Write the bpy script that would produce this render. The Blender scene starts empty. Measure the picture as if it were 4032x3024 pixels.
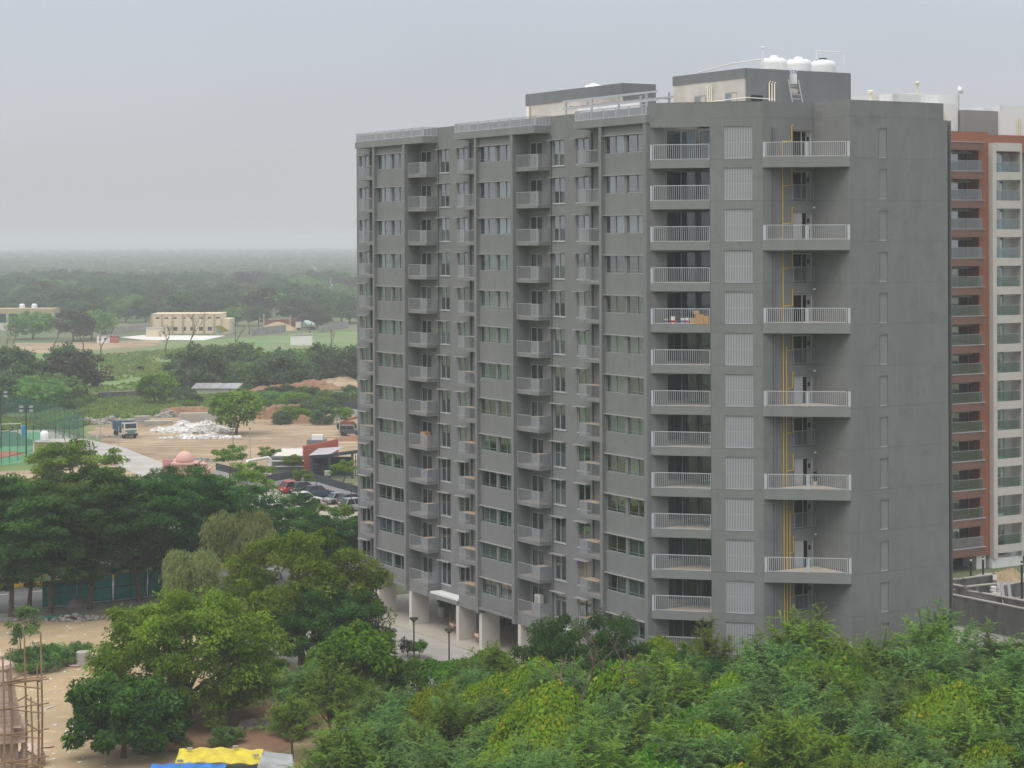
import bpy, math, random
import numpy as np
from mathutils import Vector, Matrix
R=math.radians
S=bpy.context.scene
HAZE=.00035; SKYB=5.6
COL=S.collection
# ---------------------------------------------------------------- camera, sky, sun, exposure
CAMH=34.4; FPX=8000.; HX,HY=2016.,940.; ROLL=.0043
cam=bpy.data.objects.new('camera',bpy.data.cameras.new('camera')); COL.objects.link(cam)
cam.location=(0,0,CAMH); cam.rotation_euler=(R(90),ROLL,0)
cam.data.sensor_width=36; cam.data.lens=FPX/4032*36
cam.data.shift_y=-(1512-HY)/4032; cam.data.clip_start=1; cam.data.clip_end=30000
S.camera=cam
SUN_EL,SUN_AZ=R(58),R(215)      # azimuth clockwise from +Y
W=bpy.data.worlds.new('World'); S.world=W; W.use_nodes=True
nt=W.node_tree; nt.nodes.clear()
def N(t,typ,**k):
    n=t.nodes.new(typ)
    for a,b in k.items(): setattr(n,a,b)
    return n
out=N(nt,'ShaderNodeOutputWorld'); bg=N(nt,'ShaderNodeBackground'); sky=N(nt,'ShaderNodeTexSky')
sky.sky_type='NISHITA'; sky.sun_disc=False; sky.sun_elevation=SUN_EL; sky.sun_rotation=SUN_AZ; sky.dust_density=4; sky.air_density=1.2
# overcast deck: an even grey cloud layer with faint soft banks in front of the clear sky
tc=N(nt,'ShaderNodeTexCoord'); mp=N(nt,'ShaderNodeMapping'); mp.inputs['Scale'].default_value=(1.6,1.6,5.5)
nz=N(nt,'ShaderNodeTexNoise'); nz.inputs['Scale'].default_value=1.5; nz.inputs['Detail'].default_value=3
# colour shifts from pale at the horizon to blue-grey above; brightness grows to the zenith as in any overcast sky
sx=N(nt,'ShaderNodeSeparateXYZ'); nt.links.new(tc.outputs['Generated'],sx.inputs[0])
rp=N(nt,'ShaderNodeValToRGB'); rp.color_ramp.elements[0].position=0; rp.color_ramp.elements[1].position=1
rp.color_ramp.elements[0].color=(1.03,1.02,1.03,1); rp.color_ramp.elements[1].color=(1.0,1.0,1.0,1)
el=rp.color_ramp.elements.new(.11); el.color=(.865,.935,1.04,1)
el=rp.color_ramp.elements.new(.3); el.color=(.95,.97,1.0,1)
nt.links.new(sx.outputs[2],rp.inputs[0])
mr=N(nt,'ShaderNodeMapRange'); mr.inputs[3].default_value=SKYB; mr.inputs[4].default_value=SKYB*2.8; nt.links.new(sx.outputs[2],mr.inputs[0])
nr=N(nt,'ShaderNodeMapRange'); nr.inputs[1].default_value=.3; nr.inputs[2].default_value=.7; nr.inputs[3].default_value=.955; nr.inputs[4].default_value=1.05
nt.links.new(nz.outputs['Fac'],nr.inputs[0])
mm=N(nt,'ShaderNodeMath',operation='MULTIPLY'); nt.links.new(mr.outputs[0],mm.inputs[0]); nt.links.new(nr.outputs[0],mm.inputs[1])
vs=N(nt,'ShaderNodeVectorMath',operation='SCALE'); nt.links.new(rp.outputs[0],vs.inputs[0]); nt.links.new(mm.outputs[0],vs.inputs['Scale'])
mx=N(nt,'ShaderNodeMix',data_type='RGBA'); mx.inputs[0].default_value=.95
nt.links.new(tc.outputs['Generated'],mp.inputs['Vector']); nt.links.new(mp.outputs[0],nz.inputs['Vector'])
nt.links.new(sky.outputs[0],mx.inputs[6]); nt.links.new(vs.outputs[0],mx.inputs[7])
nt.links.new(mx.outputs[2],bg.inputs[0]); nt.links.new(bg.outputs[0],out.inputs[0]); bg.inputs[1].default_value=.1
sl=bpy.data.lights.new('sun','SUN'); sl.energy=1.5; sl.angle=R(35); sl.color=(1,.94,.84)
sun=bpy.data.objects.new('sun',sl); COL.objects.link(sun)
sdir=Vector((math.sin(SUN_AZ)*math.cos(SUN_EL),math.cos(SUN_AZ)*math.cos(SUN_EL),math.sin(SUN_EL)))
sun.rotation_euler=sdir.to_track_quat('Z','Y').to_euler(); sun.location=(0,0,200)
S.view_settings.view_transform='Standard'; S.view_settings.look='None'; S.view_settings.gamma=1
S.view_settings.exposure=0; S.view_settings.use_curve_mapping=False
S.render.engine='CYCLES'; cy=S.cycles
cy.max_bounces=5; cy.diffuse_bounces=2; cy.glossy_bounces=2; cy.transmission_bounces=2; cy.transparent_max_bounces=8; cy.volume_bounces=2
cy.use_denoising=True; cy.caustics_reflective=False; cy.caustics_refractive=False
# ---------------------------------------------------------------- pixel helpers (native photo pixels)
def unroll(x,y):
    dx,dy=x-HX,y-HY
    return dx-ROLL*dy, dy+ROLL*dx
def G(x,y,z=0.):
    a,b=unroll(x,y); D=FPX*(CAMH-z)/b
    return (a/FPX*D, D)
def PX(x,y,D):
    a,b=unroll(x,y); return (a/FPX*D, D, CAMH-b/FPX*D)
# ---------------------------------------------------------------- materials
MATS={}
def mat(name,c,rough=.8,c2=None,scale=1.,det=5,stretch=None,bump=0.,world=False,spec=.5,metal=0.,lo=.35,hi=.65,c3=None,scale3=.1,lo3=.45,hi3=.6,streak=None):
    if name in MATS: return MATS[name]
    m=bpy.data.materials.new(name); m.use_nodes=True; MATS[name]=m
    t=m.node_tree; b=t.nodes['Principled BSDF']
    b.inputs['Base Color'].default_value=(*c,1); b.inputs['Roughness'].default_value=rough
    b.inputs['Specular IOR Level'].default_value=spec; b.inputs['Metallic'].default_value=metal
    if c2 is None: return m
    if world: src=N(t,'ShaderNodeNewGeometry').outputs['Position']
    else: src=N(t,'ShaderNodeTexCoord').outputs['Object']
    def noise(sc,st,lo,hi,dt):
        v=src
        if st:
            q=N(t,'ShaderNodeMapping'); q.inputs['Scale'].default_value=st; t.links.new(src,q.inputs['Vector']); v=q.outputs[0]
        n=N(t,'ShaderNodeTexNoise'); n.inputs['Scale'].default_value=sc; n.inputs['Detail'].default_value=dt; n.inputs['Roughness'].default_value=.6
        t.links.new(v,n.inputs['Vector'])
        r=N(t,'ShaderNodeMapRange'); r.inputs[1].default_value=lo; r.inputs[2].default_value=hi
        t.links.new(n.outputs['Fac'],r.inputs[0]); return r.outputs[0],n.outputs['Fac']
    def mixc(f,a,bc):
        x=N(t,'ShaderNodeMix',data_type='RGBA'); t.links.new(f,x.inputs[0])
        for i,s in ((6,a),(7,bc)):
            if isinstance(s,tuple): x.inputs[i].default_value=(*s,1)
            else: t.links.new(s,x.inputs[i])
        return x.outputs[2]
    f,raw=noise(scale,stretch,lo,hi,det); o=mixc(f,c,c2)
    if c3 is not None:
        f3,_=noise(scale3,None,lo3,hi3,6); o=mixc(f3,o,c3)
    if streak is not None:                       # (colour, scale, stretch, lo, hi)
        f4,_=noise(streak[1],streak[2],streak[3],streak[4],5); o=mixc(f4,o,streak[0])
    t.links.new(o,b.inputs['Base Color'])
    if bump:
        bp=N(t,'ShaderNodeBump'); bp.inputs['Strength'].default_value=bump; bp.inputs['Distance'].default_value=.05
        t.links.new(raw,bp.inputs['Height']); t.links.new(bp.outputs[0],b.inputs['Normal'])
    return m
def leafmat(name,dark,light,accent,acc=.93,trans=.38):
    m=bpy.data.materials.new(name); m.use_nodes=True; t=m.node_tree; t.nodes.clear()
    o=N(t,'ShaderNodeOutputMaterial'); at=N(t,'ShaderNodeAttribute',attribute_name='tint')
    rp=N(t,'ShaderNodeValToRGB'); e=rp.color_ramp.elements
    e[0].position=0; e[0].color=(*dark,1); e[1].position=1; e[1].color=(*accent,1)
    x=e.new(acc-.12); x.color=(*light,1); x=e.new(acc); x.color=(*light,1); x=e.new(min(.99,acc+.02)); x.color=(*accent,1)
    t.links.new(at.outputs['Fac'],rp.inputs[0])
    oi=N(t,'ShaderNodeObjectInfo'); mr=N(t,'ShaderNodeMapRange'); mr.inputs[3].default_value=.8; mr.inputs[4].default_value=1.22
    hs=N(t,'ShaderNodeHueSaturation'); mh=N(t,'ShaderNodeMapRange'); mh.inputs[3].default_value=.485; mh.inputs[4].default_value=.515
    t.links.new(oi.outputs['Random'],mr.inputs[0]); t.links.new(mr.outputs[0],hs.inputs['Value'])
    t.links.new(oi.outputs['Random'],mh.inputs[0]); t.links.new(mh.outputs[0],hs.inputs['Hue'])
    t.links.new(rp.outputs[0],hs.inputs['Color'])
    d=N(t,'ShaderNodeBsdfDiffuse'); tr=N(t,'ShaderNodeBsdfTranslucent'); ms=N(t,'ShaderNodeMixShader'); ms.inputs[0].default_value=trans
    t.links.new(hs.outputs[0],d.inputs[0]); t.links.new(hs.outputs[0],tr.inputs[0])
    t.links.new(d.outputs[0],ms.inputs[1]); t.links.new(tr.outputs[0],ms.inputs[2]); t.links.new(ms.outputs[0],o.inputs[0])
    MATS[name]=m; return m
def glassmat(name,tint,ior=1.9,see=.5,rough=.02):
    m=bpy.data.materials.new(name); m.use_nodes=True; t=m.node_tree; t.nodes.clear()
    o=N(t,'ShaderNodeOutputMaterial'); fr=N(t,'ShaderNodeFresnel'); fr.inputs[0].default_value=ior
    tr=N(t,'ShaderNodeBsdfTransparent'); tr.inputs[0].default_value=(*[see*q for q in tint],1)
    gl=N(t,'ShaderNodeBsdfGlossy'); gl.inputs['Roughness'].default_value=rough; gl.inputs[0].default_value=(.93,.97,1,1)
    ms=N(t,'ShaderNodeMixShader'); ge=N(t,'ShaderNodeNewGeometry'); sb_=N(t,'ShaderNodeMath',operation='SUBTRACT'); sb_.inputs[0].default_value=1; mu=N(t,'ShaderNodeMath',operation='MULTIPLY')
    t.links.new(ge.outputs['Backfacing'],sb_.inputs[1]); t.links.new(sb_.outputs[0],mu.inputs[0]); t.links.new(fr.outputs[0],mu.inputs[1]); t.links.new(mu.outputs[0],ms.inputs[0]); t.links.new(tr.outputs[0],ms.inputs[1]); t.links.new(gl.outputs[0],ms.inputs[2])
    t.links.new(ms.outputs[0],o.inputs[0]); MATS[name]=m; return m
# ---------------------------------------------------------------- mesh builder
class MB:
    def __init__(s): s.v=[]; s.f=[]
    def quad(s,*p):
        n=len(s.v); s.v+=[tuple(q) for q in p]; s.f.append(tuple(range(n,n+len(p)))); return s
    def box(s,x0,x1,y0,y1,z0,z1):
        n=len(s.v); s.v+=[(x0,y0,z0),(x1,y0,z0),(x1,y1,z0),(x0,y1,z0),(x0,y0,z1),(x1,y0,z1),(x1,y1,z1),(x0,y1,z1)]
        s.f+=[tuple(n+i for i in q) for q in ((0,3,2,1),(4,5,6,7),(0,1,5,4),(1,2,6,5),(2,3,7,6),(3,0,4,7))]; return s
    def prism(s,poly,z0,z1):
        n=len(s.v); k=len(poly); s.v+=[(x,y,z0) for x,y in poly]+[(x,y,z1) for x,y in poly]
        s.f.append(tuple(n+i for i in reversed(range(k)))); s.f.append(tuple(n+k+i for i in range(k)))
        s.f+=[(n+i,n+(i+1)%k,n+k+(i+1)%k,n+k+i) for i in range(k)]; return s
    def bar(s,p,q,w,h=None,up=(0,0,1)):
        p,q=Vector(p),Vector(q); d=(q-p); L=d.length
        if L<1e-6: return s
        d/=L; h=h or w; a=d.cross(Vector(up))
        if a.length<1e-3: a=d.cross(Vector((1,0,0)))
        a.normalize(); b=a.cross(d); n=len(s.v)
        for c in (p,q):
            for i,j in ((-1,-1),(1,-1),(1,1),(-1,1)): s.v.append(tuple(c+a*(i*w/2)+b*(j*h/2)))
        s.f+=[tuple(n+i for i in g) for g in ((0,3,2,1),(4,5,6,7),(0,1,5,4),(1,2,6,5),(2,3,7,6),(3,0,4,7))]; return s
    def tube(s,pts,rs,n=6,cap=True):
        pts=[Vector(p) for p in pts]; rs=rs if isinstance(rs,(list,tuple)) else [rs]*len(pts); b0=len(s.v); up=Vector((.31,.17,.93))
        for i,p in enumerate(pts):
            d=(pts[min(i+1,len(pts)-1)]-pts[max(i-1,0)]); d.normalize(); a=d.cross(up)
            if a.length<.05: a=d.cross(Vector((1,0,0)))
            a.normalize(); b=d.cross(a)
            for k in range(n):
                t=2*math.pi*k/n; s.v.append(tuple(p+(a*math.cos(t)+b*math.sin(t))*rs[i]))
        for i in range(len(pts)-1):
            for k in range(n):
                x=b0+i*n+k; y=b0+i*n+(k+1)%n; s.f.append((x,x+n,y+n,y))
        if cap: s.f.append(tuple(b0+k for k in range(n))); s.f.append(tuple(b0+(len(pts)-1)*n+k for k in reversed(range(n))))
        return s
    def lathe(s,prof,n=16,c=(0,0,0),rib=0.):
        b0=len(s.v)
        for r,z in prof:
            for k in range(n):
                t=2*math.pi*k/n; rr=r*(1+rib*(1 if k%2 else -1)); s.v.append((c[0]+rr*math.cos(t),c[1]+rr*math.sin(t),c[2]+z))
        for i in range(len(prof)-1):
            for k in range(n):
                x=b0+i*n+k; y=b0+i*n+(k+1)%n; s.f.append((x,y,y+n,x+n))
        s.f.append(tuple(b0+k for k in reversed(range(n)))); s.f.append(tuple(b0+(len(prof)-1)*n+k for k in range(n))); return s
    def xf(s,M,start=0):
        for i in range(start,len(s.v)): s.v[i]=tuple(M@Vector(s.v[i]))
        return s
    def mesh(s,name,m,smooth=False):
        me=bpy.data.meshes.new(name); me.from_pydata(s.v,[],s.f); me.materials.append(MATS[m])
        if smooth: me.polygons.foreach_set('use_smooth',[True]*len(s.f))
        me.update(); return me
    def build(s,name,m,parent=None,loc=None,rz=0.,smooth=False,**tags): return put(s.mesh(name,m,smooth),name,parent,loc,rz,**tags)
def put(me,name,parent=None,loc=None,rz=0.,label=None,cat=None,group=None,kind=None,scale=None):
    o=bpy.data.objects.new(name,me); COL.objects.link(o)
    if parent: o.parent=parent
    if loc: o.location=loc if len(loc)==3 else (*loc,0)
    if rz: o.rotation_euler[2]=rz
    if scale: o.scale=scale if isinstance(scale,(tuple,list)) else (scale,)*3
    for k,v in (('label',label),('category',cat),('group',group),('kind',kind)):
        if v: o[k]=v
    return o
def empty(name,label,cat,loc=(0,0,0),rz=0.,group=None,scale=None): return put(None,name,None,loc,rz,label,cat,group,None,scale)
def copy_tree(o,parent=None):
    c=o.copy(); COL.objects.link(c)
    if parent: c.parent=parent
    for ch in list(o.children): copy_tree(ch,c)
    return c
def subdiv_noise(name,poly,z,m,**k):
    return MB().prism([(x,y) for x,y in poly],-.3,z).build(name,m,**k)
def sheet(name,pts,z,m,label=None,kind='structure',step=None):
    """flat ground patch with a slightly ragged outline; pts are world xy"""
    return MB().quad(*[(x,y,z) for x,y in pts]).build(name,m,kind=kind)
def rag(pts,amp,seed,n=6):
    rg=random.Random(seed); o=[]
    for i,p in enumerate(pts):
        q=pts[(i+1)%len(pts)]
        for k in range(n):
            t=k/n; o.append((p[0]+(q[0]-p[0])*t+rg.uniform(-amp,amp),p[1]+(q[1]-p[1])*t+rg.uniform(-amp,amp)))
    return o
# ---------------------------------------------------------------- base materials
mat('wallgrey',(.186,.191,.194),.85,(.220,.226,.229),.45,7,(1,1,.4),lo=.3,hi=.7,c3=(.174,.179,.182),scale3=.9,lo3=.52,hi3=.72,streak=((.252,.259,.263),2.6,(1.6,1.6,.07),.57,.8))
mat('wallgreydark',(.135,.141,.146),.85,(.16,.167,.172),.7,6,(1,1,.3))
mat('fasciagrey',(.20,.207,.211),.8,(.235,.242,.246),.7,5,(1,1,.4))
mat('ceilgrey',(.33,.33,.33),.9)
mat('roomwall',(.36,.35,.33),.9); mat('slabconc',(.3,.3,.29),.9)
mat('tile',(.62,.52,.42),.6,(.58,.47,.38),2.,3)
mat('shade',(.32,.32,.32),.6); mat('louvre',(.42,.435,.46),.5); mat('alu',(.52,.54,.57),.45); mat('railgrey',(.33,.34,.365),.5); mat('railwhite',(.48,.505,.54),.5)
mat('winframe',(.30,.31,.33),.5); mat('winframelight',(.52,.54,.56),.5)
mat('wood',(.54,.39,.27),.7,(.47,.33,.22),3.,3); mat('swingwood',(.38,.15,.05),.6); mat('cushion',(.75,.68,.55),.9)
mat('white',(.8,.8,.8),.6); mat('whitewash',(.78,.78,.79),.85,(.55,.55,.56),.35,8,(1,1,.5),lo=.52,hi=.72)
mat('plaster',(.52,.49,.44),.9,(.42,.39,.35),.5,7,lo=.4,hi=.65); mat('pvc',(.8,.75,.6),.5)
mat('yellowpipe',(.72,.47,.03),.5); mat('dark',(.012,.013,.015),.7); mat('black',(.02,.02,.022),.5); mat('steel',(.35,.36,.38),.5)
mat('curtain_or_reflection',(.8,.76,.68),.9); mat('curtainblue',(.45,.55,.56),.9); mat('doorleaf',(.3,.29,.27),.7)
mat('brick',(.34,.13,.075),.9,(.26,.095,.055),3.,6,(1,1,4)); mat('browncl',(.165,.085,.062),.7,(.19,.10,.075),1.,4); mat('creampaint',(.55,.53,.49),.85,(.5,.48,.45),.4,5)
mat('greypaint2',(.26,.255,.25),.85); mat('tankwhite',(.85,.86,.87),.4); mat('inkblue',(.04,.1,.3),.6)
mat('pinkstone',(.66,.51,.43),.9,(.5,.37,.31),1.5,7,bump=.4); mat('column',(.66,.63,.58),.8,(.6,.57,.53),.4,4)
mat('paver',(.44,.42,.40),.9,(.36,.345,.33),.25,8,world=True,c3=(.5,.45,.4),scale3=.12,lo3=.5,hi3=.65); mat('floorstone',(.5,.46,.4),.5,(.45,.42,.37),.5,4,world=True)
mat('sand',(.455,.345,.205),.95,(.36,.27,.165),.06,9,world=True,c3=(.26,.25,.10),scale3=.09,lo3=.56,hi3=.68,streak=((.58,.45,.29),.35,(1,2.2,1),.56,.7))
mat('lotpave',(.40,.36,.29),.9,(.33,.31,.24),.2,7,world=True)
mat('dirt',(.385,.285,.18),.95,(.28,.20,.125),.05,9,world=True,c3=(.2,.135,.08),scale3=.06,lo3=.52,hi3=.64,streak=((.47,.365,.245),.22,(.4,1.9,1),.5,.62))
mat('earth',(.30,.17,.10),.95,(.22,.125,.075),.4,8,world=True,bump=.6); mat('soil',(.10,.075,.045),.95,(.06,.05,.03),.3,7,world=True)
mat('weeds',(.10,.17,.045),.95,(.16,.23,.07),.05,9,world=True,c3=(.25,.23,.12),scale3=.03,lo3=.56,hi3=.7)
mat('field',(.11,.20,.055),.95,(.165,.25,.08),.05,9,world=True,c3=(.20,.19,.09),scale3=.03,lo3=.5,hi3=.66)
mat('plain',(.09,.13,.05),.95,(.15,.16,.08),.006,9,world=True,c3=(.24,.2,.13),scale3=.003,lo3=.55,hi3=.68)
mat('asphalt',(.15,.15,.155),.9,(.12,.12,.125),.2,8,world=True); mat('footway',(.36,.33,.3),.9,(.28,.26,.24),.4,7,world=True)
mat('concrete',(.46,.44,.41),.9,(.36,.34,.31),.25,8,world=True); mat('wetconc',(.13,.125,.125),.8,(.22,.215,.21),.35,9,(1,1,.4),lo=.45,hi=.65,streak=((.06,.06,.062),.8,(1,1,.25),.5,.65))
mat('kerbyellow',(.75,.5,.03),.8); mat('kerbblack',(.03,.03,.03),.8); mat('linewhite',(.75,.75,.72),.8)
mat('netgreen',(.0,.27,.22),.8,(.005,.36,.29),.8,4); mat('bark',(.10,.07,.05),.95,(.16,.12,.09),3.,6,(1,1,.3),bump=.5); mat('barkgrey',(.20,.17,.15),.95,(.13,.11,.1),2.,5)
mat('bamboo',(.34,.22,.13),.8,(.24,.15,.09),2.,5,(1,1,.4)); mat('tarpyellow',(.66,.55,.03),.6,(.5,.4,.04),1.6,7,bump=1.,streak=((.35,.24,.1),3.,(1,2.5,1),.62,.75)); mat('tarpblue',(.02,.19,.6),.55,(.02,.13,.45),1.5,7,bump=1.); mat('tin',(.36,.38,.4),.5,(.22,.2,.2),.6,7)
mat('rubble',(.40,.37,.34),.95,(.28,.26,.24),.8,6); mat('sack',(.80,.79,.78),.8,(.62,.6,.58),.5,7); mat('rust',(.3,.1,.05),.9,(.2,.07,.04),2,5)
mat('carred',(.42,.015,.03),.25); mat('carblue',(.02,.035,.09),.25); mat('carsilver',(.32,.33,.35),.3,metal=.3); mat('cargrey',(.07,.075,.085),.3); mat('carwhite',(.75,.75,.75),.3); mat('glassdark',(.02,.025,.03),.08); mat('tyre',(.02,.02,.02),.9); mat('rim',(.4,.4,.42),.4,metal=.6); mat('lampred',(.45,.02,.02),.3); mat('lampwhite',(.8,.8,.75),.3)
mat('truckblue',(.03,.10,.18),.6,(.05,.13,.2),1.,6); mat('truckteal',(.08,.22,.2),.6); mat('truckwhite',(.65,.62,.56),.6,(.5,.44,.36),.8,6)
mat('terracotta',(.46,.12,.085),.8,(.42,.11,.075),.5,4); mat('clubgrey',(.17,.18,.19),.8); mat('lilac',(.42,.40,.44),.85); mat('fencedark',(.03,.045,.06),.7); mat('courtgreen',(.10,.35,.17),.8); mat('courtred',(.42,.14,.10),.8); mat('turf',(.03,.13,.07),.9); mat('meshgreen',(.02,.10,.07),.7)
mat('domepink',(.66,.41,.36),.7); mat('gold',(.8,.5,.05),.4); mat('pinkwall',(.6,.28,.33),.8); mat('khaki',(.42,.35,.22),.85); mat('warehouse',(.72,.61,.45),.85,(.68,.57,.42),.3,4); mat('warepil',(.45,.33,.22),.85); mat('bluedoor',(.2,.32,.38),.7); mat('redtin',(.4,.12,.09),.8)
mat('hide',(.02,.018,.018),.8); mat('skin',(.25,.14,.09),.7); mat('hivis',(.5,.8,.02),.7); mat('navy',(.015,.018,.04),.9); mat('hair',(.01,.01,.01),.8); mat('cardboard',(.45,.28,.14),.9); mat('bucketyellow',(.75,.5,.1),.6); mat('terracottapot',(.55,.52,.48),.7)
mat('flower',(.85,.6,.02),.8); mat('tarpsky',(.02,.3,.8),.6)
leafmat('leafneem',(0.055, 0.1, 0.012),(0.24, 0.35, 0.036),(.22,.23,.03),.95)
leafmat('leafneem2',(0.046, 0.108, 0.014),(0.24, 0.375, 0.04),(.17,.21,.03),.95)
leafmat('leafroad',(0.018, 0.065, 0.018),(0.1, 0.215, 0.052),(.10,.16,.03),.97)
leafmat('leafdark',(0.016, 0.06, 0.014),(0.1, 0.22, 0.044),(.11,.17,.03),.96)
leafmat('leafweep',(.13,.17,.055),(.30,.35,.13),(.20,.22,.08),.96)
leafmat('leafscrub',(0.058, 0.135, 0.038),(0.245, 0.41, 0.125),(.30,.27,.03),.985)
leafmat('leafscrubg',(0.075, 0.15, 0.024),(0.27, 0.415, 0.065),(.34,.28,.03),.97)
leafmat('leafvine',(0.075, 0.165, 0.012),(0.31, 0.46, 0.03),(.48,.36,.03),.94)
leafmat('leafvineg',(0.045, 0.13, 0.014),(0.2, 0.39, 0.04),(.34,.30,.03),.97)
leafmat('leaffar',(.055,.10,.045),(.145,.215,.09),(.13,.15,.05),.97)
leafmat('leafbrown',(.055,.050,.040),(.11,.10,.075),(.13,.12,.08),.97)
leafmat('leafgrass',(.11,.20,.04),(.27,.38,.10),(.30,.28,.12),.93)
glassmat('glass',(.86,.95,.95),3.9,.75); glassmat('glassdoor',(.8,.9,.9),1.4,.5); glassmat('glassrail',(.62,.80,.80),2.5,.85)
# perforated mesh screen: real holes too fine to build at this distance -> partly see-through sheet
def screenmat(name,c,op):
    m=bpy.data.materials.new(name); m.use_nodes=True; t=m.node_tree; b=t.nodes['Principled BSDF']
    b.inputs['Base Color'].default_value=(*c,1); b.inputs['Roughness'].default_value=.6; b.inputs['Alpha'].default_value=op; MATS[name]=m
screenmat('perf',(.42,.44,.47),.8); screenmat('netting',(.03,.16,.11),.35)

def tracks(name,dark):
    """tyre tracks: thin wandering dark bands over a ground material"""
    m=MATS[name]; t=m.node_tree; b=t.nodes['Principled BSDF']; src=b.inputs['Base Color'].links[0].from_socket
    g=N(t,'ShaderNodeNewGeometry'); w=N(t,'ShaderNodeTexWave'); w.inputs['Scale'].default_value=.16; w.inputs['Distortion'].default_value=9; w.inputs['Detail'].default_value=2; w.inputs['Detail Scale'].default_value=.35
    q=N(t,'ShaderNodeMapping'); q.inputs['Rotation'].default_value=(0,0,1.1); q.inputs['Scale'].default_value=(1,.35,1); t.links.new(g.outputs['Position'],q.inputs['Vector']); t.links.new(q.outputs[0],w.inputs['Vector'])
    r=N(t,'ShaderNodeMapRange'); r.inputs[1].default_value=.72; r.inputs[2].default_value=.95; r.inputs[4].default_value=.3; t.links.new(w.outputs['Fac'],r.inputs[0])
    x=N(t,'ShaderNodeMix',data_type='RGBA'); t.links.new(r.outputs[0],x.inputs[0]); t.links.new(src,x.inputs[6]); x.inputs[7].default_value=(*dark,1); t.links.new(x.outputs[2],b.inputs['Base Color'])
tracks('dirt',(.23,.16,.10)); tracks('sand',(.33,.245,.15))
# ================================================================ ground, roads, haze
ANG=R(31.2); us,uc=math.sin(ANG),math.cos(ANG)
X0,Y0=-12.53,186.3
ROTB=-(math.pi/2-ANG)            # tower frame: local x = u (towards camera), local y = v (away to the right)
def UV(u,v): return (X0+us*u+uc*v, Y0-uc*u+us*v)
def uv_of_px(px,u=None,v=None):
    k=(px-HX)/FPX
    if v is not None: return (k*Y0-X0+v*(us*k-uc))/(us+uc*k)
    return (k*(Y0-uc*u)-X0-us*u)/(uc-us*k)
MB().quad((-9000,-600,0),(9000,-600,0),(9000,14000,0),(-9000,14000,0)).build('ground','plain',kind='structure')
def pxpoly(pts): return [G(*p) for p in pts]
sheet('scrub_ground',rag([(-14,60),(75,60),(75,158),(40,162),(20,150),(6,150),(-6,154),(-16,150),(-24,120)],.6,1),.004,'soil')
sheet('sand_lot',rag(pxpoly([(-500,2446),(1000,2385),(1330,2500),(1480,2700),(1330,2850),(1080,3150),(-900,3300)]),.5,2),.008,'sand')
sheet('field',rag(pxpoly([(-500,1560),(-500,1372),(0,1370),(400,1366),(700,1345),(1000,1325),(1500,1300),(1800,1330),(1800,1540),(1000,1560),(400,1570)]),3,3),.004,'field')
sheet('earth_bank',rag(pxpoly([(60,1395),(300,1385),(620,1362),(640,1338),(430,1345),(60,1352)]),1.5,8),.012,'dirt')
sheet('weed_ground',rag(pxpoly([(-500,1760),(-500,1562),(400,1572),(1000,1562),(1800,1545),(1800,1800),(-300,1900)]),2,4),.008,'weeds')
sheet('dirt_lot',rag(pxpoly([(330,1705),(420,1660),(640,1640),(900,1640),(1000,1600),(1080,1540),(1300,1500),(1650,1490),(1650,1840),(1180,1860),(900,1900),(640,1855)]),1.2,5),.012,'dirt')
sheet('concrete_path',pxpoly([(60,1665),(200,1690),(335,1728),(480,1760),(660,1830),(760,1885),(620,1905),(480,1840),(330,1775),(0,1690)]),.016,'concrete')
sheet('parking_lot',pxpoly([(760,1905),(1010,1925),(1180,1895),(1700,2000),(1750,2170),(1000,2165),(800,2090)]),.012,'lotpave')
sheet('dirt_verge',rag(pxpoly([(-300,1870),(200,1850),(420,1800),(620,1910),(760,1960),(500,2080),(-300,2080)]),1.,6),.012,'dirt')
# road frame: local x along v, local y = -u
def RD(x,y): return (uc*x-us*y, us*x+uc*y)
def rstrip(name,x0,x1,y0,y1,z,m,**k): return MB().quad(*[(*RD(a,b),z) for a,b in ((x0,y0),(x1,y0),(x1,y1),(x0,y1))]).build(name,m,kind='structure',**k)
rstrip('road',-60,260,184.3,198,.012,'asphalt'); rstrip('road',-60,260,202.4,212,.012,'asphalt')
for nm,a,b,h in (('pavement',180.7,184.25,.13),('pavement',212.05,216,.13)):
    MB().prism([RD(-60,a),RD(260,a),RD(260,b),RD(-60,b)],-.1,h).build(nm,'footway',kind='structure')
MB().prism([RD(-60,198.32),RD(260,198.32),RD(260,202.08),RD(-60,202.08)],-.1,.14).build('median_strip','weeds',kind='structure')
for y in (187.6,194.6,207.2):
    lm=MB()
    for i in range(60):
        x=-30+i*4.2; lm.quad(*[(*RD(a,b),.018) for a,b in ((x,y),(x+2.2,y),(x+2.2,y+.16),(x,y+.16))])
    lm.build('lane_marking','linewhite',kind='structure')
kb={c:MB().box(0,.96,-.15,.15,-.05,.32).mesh('kerb_block',m) for c,m in ((0,'kerbyellow'),(1,'kerbblack'))}
for q,(y,lab) in enumerate(((198.15,'yellow and black painted kerb along the near side of the median'),(202.25,'yellow and black kerb on the far side of the median hedge'),(212.2,'yellow and black kerb of the far pavement'))):
    ke=empty('kerb',lab,'kerb',(*RD(0,y),0),ANG)
    for i in range(70): put(kb[i%2],'block',ke,(46+i,0,0))
hz=MB().box(-7000,7000,-500,9000,-1,51); 
hm=bpy.data.materials.new('haze'); hm.use_nodes=True; t=hm.node_tree; t.nodes.clear()
o_=N(t,'ShaderNodeOutputMaterial'); pv=N(t,'ShaderNodeVolumePrincipled'); pv.inputs['Color'].default_value=(.80,.835,.915,1); pv.inputs['Density'].default_value=HAZE; pv.inputs['Anisotropy'].default_value=.0
t.links.new(pv.outputs[0],o_.inputs['Volume']); MATS['haze']=hm
hz.build('haze','haze',kind='stuff')

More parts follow.
